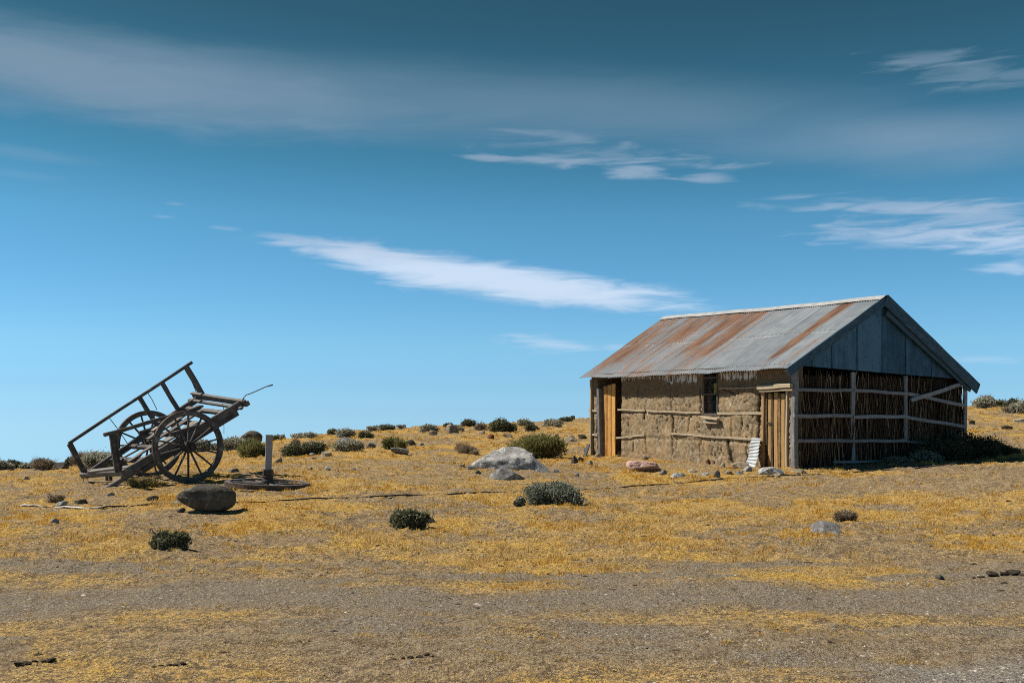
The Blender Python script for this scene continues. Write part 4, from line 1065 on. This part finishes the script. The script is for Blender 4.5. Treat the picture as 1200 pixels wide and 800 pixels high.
def _ico(n):
    import bmesh
    bm = bmesh.new(); bmesh.ops.create_icosphere(bm, subdivisions=n, radius=1.0)
    V = np.array([v.co[:] for v in bm.verts]); F = np.array([[v.index for v in f.verts] for f in bm.faces]); bm.free(); return V, F
ICO = {k: _ico(k) for k in (2, 3, 4, 5)}
def noise3(P, s, seed, oct=3):
    return (fbm(P[:, 0]*s+P[:, 2]*s*.7, P[:, 1]*s-P[:, 2]*s*.5, seed, oct)+fbm(P[:, 2]*s-P[:, 0]*s*.4+9, P[:, 1]*s*.8+P[:, 0]*s*.6, seed+7, oct))/2-.5
def rock_shape(seed, level, cuts=6, rough=.30, smooth=False, block=2.0):
    rng = np.random.default_rng(seed); V, F = ICO[level]
    P = V/((np.abs(V)**block).sum(1)**(1/block))[:, None]
    P = P*(1+noise3(P, .9, seed+11, 2)[:, None]*rough*1.4)
    for k in range(cuts*2 if not smooth else cuts):
        d = rng.normal(0, 1, 3); d /= np.linalg.norm(d); lim = rng.uniform(.42, .82) if not smooth else rng.uniform(.62, .9)
        lim *= np.abs(P@d).max()
        dd = P@d; over = np.maximum(dd-lim, 0); P = P-np.outer(over*(.95 if not smooth else .6), d)
    P = P*(1+noise3(P, 2.2, seed, 3)[:, None]*rough*.7+noise3(P, 6.5, seed+3, 3)[:, None]*rough*.40)
    if not smooth and level >= 4:                       # fractures
        q = np.abs(noise3(P, 1.6, seed+5, 3)); P = P*(1-.07*(1-sstep(0, .022, q)))[:, None]
        st = noise3(P, 1.1, seed+9, 2); P[:, 2] += .10*np.round(st*7)/7*rough*3
    P[:, 0] /= abs(P[:, 0]).max(); P[:, 1] /= abs(P[:, 1]).max(); z0, z1 = P[:, 2].min(), P[:, 2].max()
    P[:, 2] = (P[:, 2]-z0)/(z1-z0)
    return P, F
def rock(px0, px1, pyt, pyb, mat, label, seed, name='rock', sink=.42, depth=.75, tilt=0.0, cuts=6, rough=.30, group=None, smooth=False, yaw=None, level=None, cat='rock', block=2.4, undercut=0.0, taper=.30):
    """a stone whose foot stands at photo row pyb between columns px0 and px1"""
    if not smooth: sink = max(sink, .36)
    g = ground_at((px0+px1)/2, pyb); s = g.y/FOC
    w = (px1-px0)*s/2; d = w*depth
    Pm = px1-px0
    if Pm < 20: block = 2.0
    hgt = max((pyb-pyt)*s, .015)/(1-sink)*(.88 if Pm < 30 and not smooth else 1.0)
    P, F = rock_shape(seed, level or (5 if Pm > 30 else 4 if Pm > 14 else 3), cuts, rough, smooth, block)
    # view-depth offset so the front edge, not the middle, sits on the photo row
    y = g.y+d*.75; x = g.x/g.y*y
    if not smooth: P[:, 2] = P[:, 2]*(1.35-.35*P[:, 2])   #              # blunt tops
    if Pm < 30: taper *= .8
    if not smooth: P[:, :2] *= (1-taper*np.clip((P[:, 2:3]-sink)/(1-sink), -.3, 1))
    if undercut:                                      # one end lifts off the ground
        P[:, 2] += undercut*(1-P[:, 2])*np.clip(-P[:, 0]-.1, 0, 1)-.10*P[:, 2]*np.clip(-P[:, 0], 0, 1)
    V = P*np.array([w, d, hgt])
    if tilt:
        c, q = math.cos(rad(tilt)), math.sin(rad(tilt)); X = V[:, 0]*c-(V[:, 2]-hgt*.4)*q; Z = V[:, 0]*q+(V[:, 2]-hgt*.4)*c+hgt*.4; V[:, 0] = X; V[:, 2] = Z
    V[:, 2] -= sink*hgt
    z = h1(g.x, g.y)
    o = np_mesh(name, V, F, M[mat], smooth=True if smooth else False)
    if not smooth and Pm > 18:
        o.data.polygons.foreach_set('use_smooth', np.ones(len(F), bool))
    o.location = (x, y, z); o.rotation_euler = (0, 0, -math.atan2(x, y)*.8)
    tag(o, label, cat, group)
    return o

ROCKS = [
 # px0, px1, top, foot, material, label, options
 (206, 276, 567.5, 600, 'rock_dark', 'big smooth dark oval boulder in front of the cart wheel', dict(sink=.04, rough=.15, cuts=3, smooth=True, tilt=-2, depth=.62, name='boulder', block=2.7, undercut=.34)),
 (550, 647, 524, 549.5, 'rock_pale', 'largest pale grey boulder, broad and cracked, in front of the big olive bush', dict(sink=.48, rough=.52, cuts=8, tilt=-5, depth=.85, name='boulder', block=2.1, taper=.58)),
 (566, 619, 549.5, 562, 'rock_grey', 'long low grey stone right below the largest pale boulder', dict(sink=.42, rough=.28, cuts=7, tilt=-3, depth=.5, block=2.8)),
 (281, 307.5, 504, 519, 'rock_dark', 'dark rounded boulder on the skyline behind grey shrubs, right of the cart', dict(sink=.15, rough=.16, cuts=4, smooth=True, name='boulder')),
 (455, 483, 523, 532, 'rock_grey', 'flat topped grey stone with dark face right in front of a small olive shrub', dict(sink=.2, rough=.2)),
 (472, 488, 513.5, 521.5, 'rock_dark', 'dark jagged stone just right of the small olive shrub', dict(rough=.4)),
 (428, 441, 517.5, 525, 'rock_grey', 'grey stone at the right end of a grey cushion shrub on the slope', {}),
 (393, 424, 512, 522, 'rock_grey', 'broad grey stone showing behind the grey cushion shrub on the slope', {}),
 (729, 774, 539, 552, 'rock_pink', 'flat pinkish slab lying on the grass below the mud wall', dict(sink=.35, rough=.07, tilt=5, cuts=2, depth=1.3, block=9)),
 (948, 988, 611.5, 625, 'rock_grey', 'speckled grey stone lying alone in the grass below the brushwood gable', dict(sink=.28, rough=.22, tilt=-2)),
 (840, 857, 532, 541, 'rock_grey', 'rounded dark grey stone at the foot of the mud wall below the window', dict(smooth=True, rough=.2)),
 (826, 834, 537, 543, 'rock_rust', 'small rust red stone at the foot of the mud wall', {}),
 (856, 882, 540, 549, 'rock_tan', 'long tan slab lying before the white scrap iron', dict(cuts=9, tilt=6)),
 (836, 846, 549.5, 558, 'rock_grey', 'upright grey stone with dark side in the grass before the wall', dict(sink=.1)),
 (847, 859, 550, 556, 'rock_tan', 'small tan stone between the upright grey stone and the tan slab', {}),
 (870, 884, 545.5, 552.5, 'rock_pale', 'pale tilted stone leaning below the white scrap iron', dict(tilt=14, cuts=9)),
 (842, 852, 541, 548, 'rock_tan', 'squarish tan stone just below the rounded dark grey stone', {}),
 (781, 806, 553, 560, 'rock_pale', 'pale flat stone low in the grass below the fallen white pole', dict(cuts=9, sink=.35)),
 (886, 925, 547.5, 556, 'rock_pale', 'long pale doorstep slab in front of the brown plank door', dict(cuts=10, sink=.35, tilt=3)),
 (926, 946, 549, 555, 'rock_tan', 'flat tan stone under the near corner post of the hut', dict(cuts=9, sink=.3)),
 (797, 810, 533, 538.5, 'rock_grey', 'low grey stone at the wall foot beside the end of the white pole', {}),
 (722.5, 731, 526.5, 532.5, 'rock_grey', 'small round grey stone beside the ochre door', dict(smooth=True, rough=.15)),
 (738, 750, 527.5, 534, 'rock_tan', 'tan stone between the ochre door and the white pole', {}),
 (772, 783, 549, 556.5, 'rock_grey', 'grey stone with dark side at the right of the pink slab', {}),
 (776, 787, 531, 536.5, 'rock_dark', 'dark stone holding up the right end of the white pole', {}),
 (669, 679, 532, 542, 'rock_dark', 'dark broken stone left of the hut corner, topped by a white chip', {}),
 (676, 685, 534, 541, 'rock_dark', 'smaller dark stone touching the far left corner of the hut', {}),
 (686, 695, 538, 544, 'rock_tan', 'tan stone below the far left corner of the hut', {}),
 (669, 679, 553, 557.5, 'rock_pale', 'small white stone on bare earth above the grey green bush', dict(sink=.35)),
 (648, 657, 549, 553.5, 'rock_pale', 'pale chip of stone on bare earth right of the long low stone', dict(sink=.35)),
 (547, 557, 544, 550.5, 'rock_grey', 'small grey stone at the left end of the largest pale boulder', {}),
 (538, 546, 542.5, 547.5, 'rock_tan', 'small tan stone left of the largest pale boulder', {}),
 (556, 566, 550, 555, 'rock_dark', 'small dark stone left of the long low grey stone', {}),
 (660, 677, 508, 517, 'rock_tan', 'tan stone with a dark hollow left of the hut', {}),
 (674, 689, 508, 514, 'rock_dark', 'dark flat outcrop touching the left edge of the hut wall', {}),
 (635, 641, 495, 499, 'rock_pale', 'small white stone near the skyline left of the hut', {}),
 (560, 571, 504, 508.5, 'rock_tan', 'tan stone under the brown shrub near the skyline', {}),
 (569, 580, 508, 513.5, 'rock_rust', 'rusty brown stone below the dark green skyline bush', {}),
 (588, 601, 507, 512, 'rock_tan', 'flat tan stones edge in the grass below the dark green skyline bush', {}),
 (646, 656, 507, 513, 'rock_tan', 'tan stone above the big olive bush', {}),
 (321, 334, 535, 542.5, 'rock_tan', 'brown pointed stone right of the upright axle post', {}),
 (266, 281, 548, 554, 'rock_grey', 'flat grey stone right of the near cart wheel', {}),
 (378, 388, 545, 551, 'rock_pale', 'pale stone on the slope far right of the axle post', {}),
 (360, 368, 546, 551, 'rock_pale', 'pale stone between the axle post and the other pale slope stone', {}),
 (375, 390, 528, 534.5, 'rock_tan', 'tan stone at the right foot of the long dark bush', {}),
 (360, 373, 530, 534, 'rock_pale', 'flat pale stone in front of the long dark bush', dict(sink=.35)),
 (411, 418, 546.5, 551.5, 'rock_tan', 'small tan stone alone on the worn earth in mid slope', {}),
 (490, 498, 518, 522, 'rock_pale', 'small pale stone right of the dark jagged stone', {}),
 (501, 513, 503, 509, 'rock_tan', 'tan stone below a grey shrub near the skyline', {}),
 (521, 540, 495, 507, 'rock_tan', 'broad tan rock breaking the skyline beside a dark shrub', dict(depth=.9)),
 (666, 677, 486, 490.5, 'rock_dark', 'dark flat rock on the skyline close to the hut', {}),
 (85, 103, 584, 590.5, 'rock_dark', 'flat dark stone above the pale end of the pipe', {}),
 (66, 79, 586, 592, 'rock_pale', 'pale stone at the foot of the brown tuft near the pipe', {}),
 (26, 35, 557, 561.5, 'rock_tan', 'small grey tan stone far left in the grass', {}),
 (58, 69, 607, 612, 'rock_pale', 'pale flat stone in the grass below the pipe', dict(sink=.35)),
 (126, 135, 576, 580.5, 'rock_pale', 'pale stone under the tail of the cart', dict(sink=.35)),
 (170, 187, 580, 587, 'rock_dark', 'dark flat stone left of the big oval boulder', {}),
 (202, 215, 586, 590.5, 'rock_pale', 'pale flat stone half under the big oval boulder', dict(sink=.35)),
 (206, 218, 594, 600.5, 'rock_dark', 'small dark stone wedged under the left end of the oval boulder', {}),
 (62, 81, 540, 549, 'rock_dark', 'dark rocks edge among the grey shrubs on the left skyline', dict(rough=.4)),
 (1093, 1107, 672.5, 679, 'rock_dark', 'small dark stone lying alone on the gravel at the right', {}),
 (498, 512, 604.5, 612, 'rock_grey', 'low grey stone beside the round bush on the open grass', dict(sink=.35)),
 (1030, 1040, 560, 563, 'rock_tan', 'small tan chip on the worn ground before the gable', {}),
 (1135, 1144, 491, 497, 'rock_dark', 'dark stone at the right edge of the hut', {}),
 (1187, 1202, 490, 494, 'rock_pale', 'white flat stone below the shrubs at the far right', dict(sink=.35)),
 (1172, 1187, 497, 503, 'rock_dark', 'dark broken stone on the bare slope at the far right', dict(rough=.4)),
 (862, 868, 536, 540.5, 'rock_tan', 'small tan stone at the wall foot right of the rounded dark grey stone', {}),
 (812, 822, 536, 540, 'rock_pale', 'pale low stone at the wall foot left of the rust red stone', {}),
 (806, 818, 548, 552.5, 'rock_tan', 'flat tan stone in the grass left of the upright grey stone', dict(sink=.5)),
 (820, 832, 552.5, 557, 'rock_pale', 'pale flat stone touching the left of the upright grey stone', dict(sink=.5)),
 (860, 872, 551, 556, 'rock_grey', 'grey stone in front of the long tan slab', {}),
 (752, 760, 534, 538, 'rock_dark', 'small dark stone under the left end of the white pole', {}),
 (905, 916, 553.5, 557.5, 'rock_tan', 'small tan stone in front of the doorstep slab', {}),
 (696, 704, 530.5, 535, 'rock_tan', 'small tan stone at the grey jamb of the ochre door', {}),
]
def build_rocks():
    for i, (a, b, t, f, m, lab, kw) in enumerate(ROCKS):
        rock(a, b, t, f, m, lab, 100+i*13, **kw)
build_rocks()

def clods(spots, label, seed, name='dirt_clod'):
    """a broken lump of dark turf and earth, one mesh of knobbly crumbs grown together"""
    rng = np.random.default_rng(seed); Vs, Fs = [], []; base = 0; g0 = None
    for (px, py, w) in spots:
        g = ground_at(px, py)
        if g0 is None: g0 = g
        P, F = rock_shape(int(rng.integers(1e6)), 3, 5, .85)
        r = w*g.y/FOC/2
        r *= rng.uniform(.45, 1.05)
        V = P*np.array([r, r*rng.uniform(.7, 1.1), r*rng.uniform(.45, 1.0)]); V[:, 2] -= r*.2; V[:, 1] += rng.uniform(-.5, .5)*r; V[:, 0] += rng.uniform(-.3, .3)*r
        Vs.append(V+np.array([g.x-g0.x, g.y-g0.y, g.z-g0.z])); Fs.append(F+base); base += len(P)
    o = np_mesh(name, np.concatenate(Vs), np.concatenate(Fs), M['clod']); o.location = g0
    tag(o, label, 'dirt clod')
clods([(22, 779, 13), (32, 777, 14), (42, 775, 16), (52, 775.5, 16), (60, 774.5, 12), (66, 776, 8)], 'dark broken turf clod at the bottom left corner of the verge', 1)
clods([(180, 781, 11), (188, 779.5, 12), (197, 779.5, 13), (206, 778.5, 12), (214, 778, 9), (220, 780, 7)], 'dark strip of broken turf right of the corner clod', 2)
clods([(462, 772, 9), (472, 771, 10), (481, 771.5, 13), (490, 769, 14), (499, 767, 14), (506, 768.5, 12)], 'brown turf clod lying in the middle of the gravel verge', 3)
clods([(1150, 676, 14), (1162, 675, 18), (1174, 674, 18), (1186, 673.5, 20), (1198, 674, 20), (1140, 677, 9)], 'dark crumbling earth bank on the gravel at the right edge', 4)
clods([(262, 764, 9), (267, 764, 8)], 'small dark crumb of earth on the verge above the turf strip', 5)

# ------------------------------------------------------------------ shrubs
LEAF = {'grey': [(.200, .195, .150), (.275, .265, .215), (.130, .130, .098)], 'green': [(.150, .145, .055), (.215, .200, .085), (.090, .092, .040)],
        'dark': [(.105, .108, .062), (.160, .158, .100), (.062, .066, .042)], 'brown': [(.20, .155, .11), (.28, .225, .165), (.12, .09, .065)],
        'teal': [(.150, .160, .125), (.225, .235, .190), (.09, .10, .08)], 'straw': [(.27, .22, .09), (.34, .27, .12), (.16, .14, .06)]}
def shrub(px0, px1, pyt, pyb, kind, label, seed, group=None, lumps=None, name='shrub', at=None, cat='shrub', shade=False):
    rng = np.random.default_rng(seed)
    if at is None:
        g = ground_at((px0+px1)/2, pyb); s = g.y/FOC; w = (px1-px0)*s/2*1.06; hh = (pyb-pyt)*s*.94; d = w*.75
        y = g.y+d*.8; x = g.x/g.y*y; zg = h1(x, y); z = min(zg, g.z+.15)
        hh = hh+max(0, g.z-z)
        area = (px1-px0)*(pyb-pyt)
    else:
        x, y, w, d, hh = at; z = h1(x, y); area = (2*w*FOC/y)*(hh*FOC/y)
    o = empty(name, (x, y, z-.02)); tag(o, label, cat, group)
    nl = int(np.clip(area*6.0, 500, 9000)) if kind not in ('brown',) else int(np.clip(area*4.5, 350, 4000))
    # a few rounded lumps of unequal size make the outline uneven
    K = lumps or int(np.clip(w/.13, 4, 16))
    cx = rng.uniform(-.74, .74, K); cy = rng.uniform(-.7, .7, K); rr = rng.uniform(.24, .50, K)
    cz = np.sqrt(np.clip(1-cx**2-cy**2, .05, 1))*rng.uniform(.38, .78, K)
    cx[0] = cy[0] = 0; rr[0] = .62; cz[0] = .42; cx[1] = -.35; cx[2] = .35; rr[1] = rr[2] = .45
    k = rng.choice(K, nl, p=rr**2/np.sum(rr**2))
    dv = rng.normal(0, 1, (nl, 3)); dv /= np.linalg.norm(dv, axis=1)[:, None]; dv[:, 2] = np.where(rng.random(nl) < .75, abs(dv[:, 2]), dv[:, 2])
    q = rng.random(nl)**.33
    P = np.stack([cx[k], cy[k], cz[k]], -1)+dv*(rr[k]*q*(1+rng.normal(0, .10, nl)))[:, None]
    P[:, 2] = np.abs(P[:, 2])*.98+.01
    low = rng.random(nl) < .45; P[low, 2] *= rng.random(low.sum())**.6
    P[:, 2] /= np.percentile(P[:, 2], 99.5); P[:, 0] /= np.percentile(np.abs(P[:, 0]), 98.5)
    sprig = rng.random(nl) < .07; P[sprig] *= rng.uniform(1.05, 1.28, (sprig.sum(), 1))
    pos = P*np.array([w, d, hh])
    if kind == 'green': ln, wd_ = .16, .011
    elif kind == 'brown': ln, wd_ = .15, .007
    elif kind == 'straw': ln, wd_ = .17, .006
    else: ln, wd_ = .055, .020
    sc = np.clip(y/26.0, .75, 1.9)
    ln = min(ln*np.clip(sc, .8, 1.3), hh*.55); wd_ = wd_*sc
    out = P.copy(); out[:, 2] = out[:, 2]*.7+.25; out /= np.linalg.norm(out, axis=1)[:, None]+1e-6
    ldir = out*(.8 if kind in ('green', 'brown', 'straw') else .35)+rng.normal(0, .45, (nl, 3)); ldir[:, 2] += .2; ldir /= np.linalg.norm(ldir, axis=1)[:, None]
    sd = np.cross(ldir, rng.normal(0, 1, (nl, 3))); sd /= np.linalg.norm(sd, axis=1)[:, None]+1e-6
    L = ln*rng.uniform(.55, 1.25, nl)[:, None]; W = wd_*rng.uniform(.6, 1.3, nl)[:, None]; L[sprig] *= 1.8; W[sprig] *= .45
    Q = np.empty((nl, 4, 3)); Q[:, 0] = pos-ldir*L*.5; Q[:, 1] = pos+sd*W; Q[:, 2] = pos+ldir*L*.5; Q[:, 3] = pos-sd*W
    cols = np.array(LEAF[kind]); ck = (rng.random(K)*.9).astype(float)
    pick = np.clip(ck[k]+rng.normal(0, .35, nl), 0, .999); c = (1.9 if kind == 'grey' else .9 if shade else 1.5)*cols[np.where(pick < .45, 0, np.where(pick < .78, 1, 2))]*rng.uniform(.75, 1.3, nl)[:, None]  # shade: leaf colour darkened to paint in the hut's shadow
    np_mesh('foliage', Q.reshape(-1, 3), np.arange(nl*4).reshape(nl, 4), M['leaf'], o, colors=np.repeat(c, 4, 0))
    # woody stems fanning out from the root
    m = MB(); ns = int(np.clip(w*24, 7, 26)); rs = random.Random(seed)
    tone = []
    for i in range(ns):
        j = rng.integers(nl); e = pos[j]*rng.uniform(.95, 1.14); b = np.array([rs.uniform(-.12, .12)*w, rs.uniform(-.12, .12)*d, -.03])
        mid = b*.45+e*.55+np.array([0, 0, -.08*hh]); r = .006*sc
        m.tube([b, mid, e], [r*1.5, r, r*.5], 4, cap=False)
    st = m.build('stems', M['twig'], o)
    ca = st.data.attributes.new('tone', 'FLOAT_COLOR', 'POINT'); nv = len(st.data.vertices)
    ca.data.foreach_set('color', np.tile(np.array([.13, .10, .075, 1], np.float32), nv))
    return o

SHRUBS = [
 (280, 312, 516, 536, 'green', 'round olive green shrub close behind the upright axle post', {}),
 (261, 290, 511, 527, 'grey', 'grey cushion shrub in front of the dark skyline boulder', {}),
 (283, 299, 514, 525, 'grey', 'smaller grey cushion shrub at the right foot of the dark skyline boulder', {}),
 (318, 329, 508.5, 515.5, 'dark', 'low dark shrub on the skyline right behind the axle post top', {}),
 (328, 333.5, 508.5, 514, 'grey', 'tiny upright shrub alone on the skyline right of the axle post', {}),
 (340, 352, 513.5, 521.5, 'brown', 'small brownish shrub up the slope from the long dark bush', {}),
 (331, 358, 519, 535, 'dark', 'long dark green bush on the slope right of the axle post, its left half', {}),
 (350, 382, 516.5, 532.5, 'dark', 'long dark green bush on the slope right of the axle post, its taller right half', {}),
 (342, 358, 507.5, 513.5, 'grey', 'pale grey shrub on the skyline above the long dark bush', {}),
 (357, 372, 505.5, 512.5, 'grey', 'round grey shrub on the skyline above the right end of the long dark bush', {}),
 (382, 397, 501.5, 509, 'dark', 'flat dark shrub on the skyline above the grey cushion with a stone', {}),
 (394, 415, 501, 512.5, 'grey', 'two lobed grey shrub just under the skyline above the grey cushion', {}),
 (391, 425, 515.5, 529.5, 'grey', 'wide grey cushion shrub with a stone showing behind it', {}),
 (419, 436, 504.5, 513, 'dark', 'dark grey shrub just under the skyline right of the two lobed shrub', {}),
 (429, 444, 498.5, 505, 'grey', 'low grey shrub on the skyline, left one of an adjoining pair', {}),
 (442, 462, 496.5, 504, 'dark', 'dark ragged shrub on the skyline, right one of an adjoining pair', {}),
 (465, 476, 497, 502, 'brown', 'thin brown shrub on the skyline above the small olive shrub', {}),
 (451, 477, 512.5, 526, 'green', 'small olive shrub behind the flat topped grey stone', {}),
 (493, 513, 496, 506, 'grey', 'grey shrub on the skyline with a tan stone at its foot', {}),
 (520, 530, 495.5, 501, 'dark', 'small dark shrub on the skyline left of the broad tan rock', {}),
 (538, 556, 490.5, 500, 'dark', 'round dark shrub on the skyline right of the broad tan rock', {}),
 (530, 543, 498.5, 505.5, 'grey', 'small grey shrub in front of the broad tan skyline rock', {}),
 (557, 571, 495, 504.5, 'brown', 'brown shrub at the left end of the dark green skyline bush', {}),
 (570, 603, 491, 506, 'dark', 'wide dark green bush near the skyline above the largest pale boulder', {}),
 (606, 624, 490, 499.5, 'grey', 'grey brown shrub on the skyline right of the wide dark green bush', {}),
 (616, 631, 496, 505.5, 'dark', 'dark shrub just below the skyline above the big olive bush', {}),
 (638, 660, 490, 500, 'grey', 'round grey shrub near the skyline beside a white stone', {}),
 (655, 671, 487.5, 493.5, 'dark', 'flat dark shrub on the skyline next to the dark flat rock', {}),
 (603, 668, 511, 538, 'green', 'big olive bush spreading behind the largest pale boulder', dict(lumps=13)),
 (533, 559, 521, 532, 'brown', 'dry brown tuft left of the largest pale boulder', {}),
 (617, 676, 564.5, 590, 'teal', 'grey green bush on open grass right of centre, largest in front of the hut', dict(lumps=20)),
 (603.5, 617, 583, 593, 'teal', 'tiny grey green shrub at the left foot of the larger one on open grass', {}),
 (456, 499, 597, 618, 'dark', 'round dark green bush standing alone on the open grass in the centre', {}),
 (182, 220, 622, 644, 'dark', 'small dark rounded bush alone in the grass at lower left', {}),
 (977, 1003, 597, 610, 'brown', 'small grey brown tuft behind the speckled grey stone', {}),
 (56, 76, 580, 590, 'brown', 'brown tuft beside a pale stone near the pipe at the left', {}),
 (-16, 12, 538, 551, 'grey', 'grey shrub at the left edge of the skyline', {}),
 (8, 26, 538, 549, 'dark', 'dark ragged shrub second from the left edge on the skyline', {}),
 (24, 42, 542, 549, 'grey', 'low grey shrub third from the left edge on the skyline', {}),
 (36, 64, 537.5, 551, 'brown', 'wide brownish grey shrub on the skyline left of the dark rocks', {}),
 (76, 90, 535, 546, 'dark', 'dark shrub on the skyline between the dark rocks and the cart tail', {}),
 (86, 108, 529, 545, 'brown', 'tall grey brown shrub behind the tail post of the cart', {}),
 (100, 138, 528, 548, 'grey', 'large grey cushion shrub behind the tail of the cart', dict(lumps=12)),
 (225, 246, 514, 529, 'grey', 'grey shrub seen through the right side of the near cart wheel', {}),
 (246, 262, 519, 528, 'grey', 'low grey shrub right of the near cart wheel', {}),
 (150, 186, 560, 571, 'straw', 'straw coloured grass clump under the cart between the wheels', dict(name='grass_clump', cat='grass clump')),
 (1139, 1166, 466, 478.5, 'grey', 'wide grey shrub on the skyline just right of the hut', {}),
 (1146, 1164, 459, 471, 'brown', 'spiky brown shrub rising above the wide grey one right of the hut', {}),
 (1165, 1181, 468, 475.5, 'dark', 'low dark shrub on the skyline right of the spiky brown one', {}),
 (1178, 1196, 466, 477, 'dark', 'dark shrub on the skyline near the right edge', {}),
 (1188, 1216, 467, 485, 'grey', 'large grey shrub cut by the right edge', {}),
 (1175, 1192, 475, 484, 'brown', 'brown shrub below the dark one near the right edge', {}),
 (535, 546, 518.5, 526, 'brown', 'faint brown tuft up the slope from the dry one', {}),
]
def build_shrubs():
    for i, (a, b, t, f, k, lab, kw) in enumerate(SHRUBS):
        shrub(a, b, t, f, k, lab, 500+i*17, **kw)
    # bushes against the gable; the hut's shade is tinted into the dark ones' leaves
    def byg(s, y): v = HC+E2*s-E1*y; return v.x, v.y
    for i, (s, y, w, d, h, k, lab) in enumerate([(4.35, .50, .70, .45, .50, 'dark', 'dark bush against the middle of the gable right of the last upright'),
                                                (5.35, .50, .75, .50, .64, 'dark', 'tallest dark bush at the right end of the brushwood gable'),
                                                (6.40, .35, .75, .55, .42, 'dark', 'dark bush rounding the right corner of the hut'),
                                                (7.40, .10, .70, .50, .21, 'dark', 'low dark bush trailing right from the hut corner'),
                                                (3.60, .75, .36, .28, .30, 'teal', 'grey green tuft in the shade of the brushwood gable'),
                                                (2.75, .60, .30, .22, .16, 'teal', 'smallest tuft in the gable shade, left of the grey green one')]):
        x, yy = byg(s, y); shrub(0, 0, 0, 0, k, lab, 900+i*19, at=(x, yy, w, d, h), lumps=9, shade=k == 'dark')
build_shrubs()

# ------------------------------------------------------------------ loose things on the ground
def build_pipe():
    pts = [(24, 593.0), (45, 593.4), (70, 595), (95, 596), (120, 595), (145, 593.2), (168, 591.6), (205, 590.5), (250, 589.8), (290, 588.6), (340, 586.3), (400, 583.2), (450, 581.6), (500, 579.8), (545, 578.3), (590, 576.6), (640, 575.0), (700, 572.6),
           (745, 570), (785, 567), (825, 563.6), (866, 559.8), (915, 557.6), (968, 555.4), (1015, 552.6), (1060, 549.4), (1117, 544.0), (1165, 540.0), (1205, 537.2)]
    G = []
    for a, b in zip(pts[:-1], pts[1:]):
        for k in range(4):
            t = k/4; G.append(ground_at(a[0]+(b[0]-a[0])*t, a[1]+(b[1]-a[1])*t))
    V = [g+Vector((0, 0, .006+.012*math.sin(i*.8)+.006*math.sin(i*2.3))) for i, g in enumerate(G)]
    m = MB(); n0 = 17
    m.tube(V, .013, 6, tint=.5)
    o = m.build('water_pipe', M['pipe'], None, True); 
    m = MB(); m.tube([V[i]+Vector((0, 0, .006)) for i in range(0, n0)], .0155, 6, tint=.5); m.build('bleached_end', M['driftwood'], o, True)
    tag(o, 'long thin dark pipe lying across the grass towards the hut, bleached white at one end', 'pipe')
def mat_pipe():
    return mat_flat('black_pipe', (.035, .032, .032), .6)
M['pipe'] = mat_pipe(); build_pipe()

def build_loose():
    a = ground_at(751.5, 528); b = ground_at(791.5, 537.5)
    m = MB(); m.rng = random.Random(8); d = (b-a); up = Vector((0, 0, 1))
    m.bar(a+up*.10, b+up*.03, .09, .085, seg=8, wob=.012, tint=.7, taper=.8, cham=.3)
    o = m.build('wooden_pole', M['driftwood']); tag(o, 'bleached white wooden pole fallen at the foot of the mud wall', 'pole')
    a = ground_at(684.5, 535); b = ground_at(690, 532)
    m = MB(); m.bar(a+up*.0, b+up*.28, .08, .05, wob=.01, tint=.1); m.bar(a+up*.02+Vector((.05, .1, 0)), b+up*.16+Vector((-.1, 0, 0)), .07, .05, wob=.01, tint=.2)
    o = m.build('broken_board', M['jamb']); tag(o, 'dark broken board propped up by the far left corner of the hut', 'board')
    # corrugated scrap leaning on the wall beside the door
    ys0, zt = wall_at(880.5, 513, -.10); ys1, _ = wall_at(892, 513, -.10)
    n = 64; rows = []
    L = zt+.06
    for i in range(n+1):
        t = i/n; z = zt-L*t; x = -.09-.26*t
        wv = .013*math.sin(t*L/.076*2*math.pi)
        tw = .05*math.sin(t*3.0)
        wdx = .02*math.sin(t*9)
        q = []
        for k in range(7):
            s = k/6; q.append((x-wv-.03*tw*k, ys0+(ys1-ys0)*s+wdx-.05*t, z+.05*(s-.5)*math.sin(t*5)))
        rows.append(q)
    V = np.array(rows).reshape(-1, 3); idx = np.arange((n+1)*7).reshape(n+1, 7)
    F = np.stack([idx[:-1, :-1], idx[:-1, 1:], idx[1:, 1:], idx[1:, :-1]], -1).reshape(-1, 4)
    V2 = V.copy(); V2[:, 0] += .004
    M4 = Matrix.Translation(HC) @ Matrix.Rotation(math.atan2(E2.y, E2.x), 4, 'Z')
    o = np_mesh('scrap_sheet', np.concatenate([V, V2]), np.concatenate([F, F[:, ::-1]+len(V)]), M['scrap'], smooth=True, attrs={'tint': np.full(len(V)*2, .6)})
    o.matrix_world = M4
    tag(o, 'narrow strip of white corrugated scrap iron leaning on the wall beside the plank door', 'scrap sheet')
build_loose()
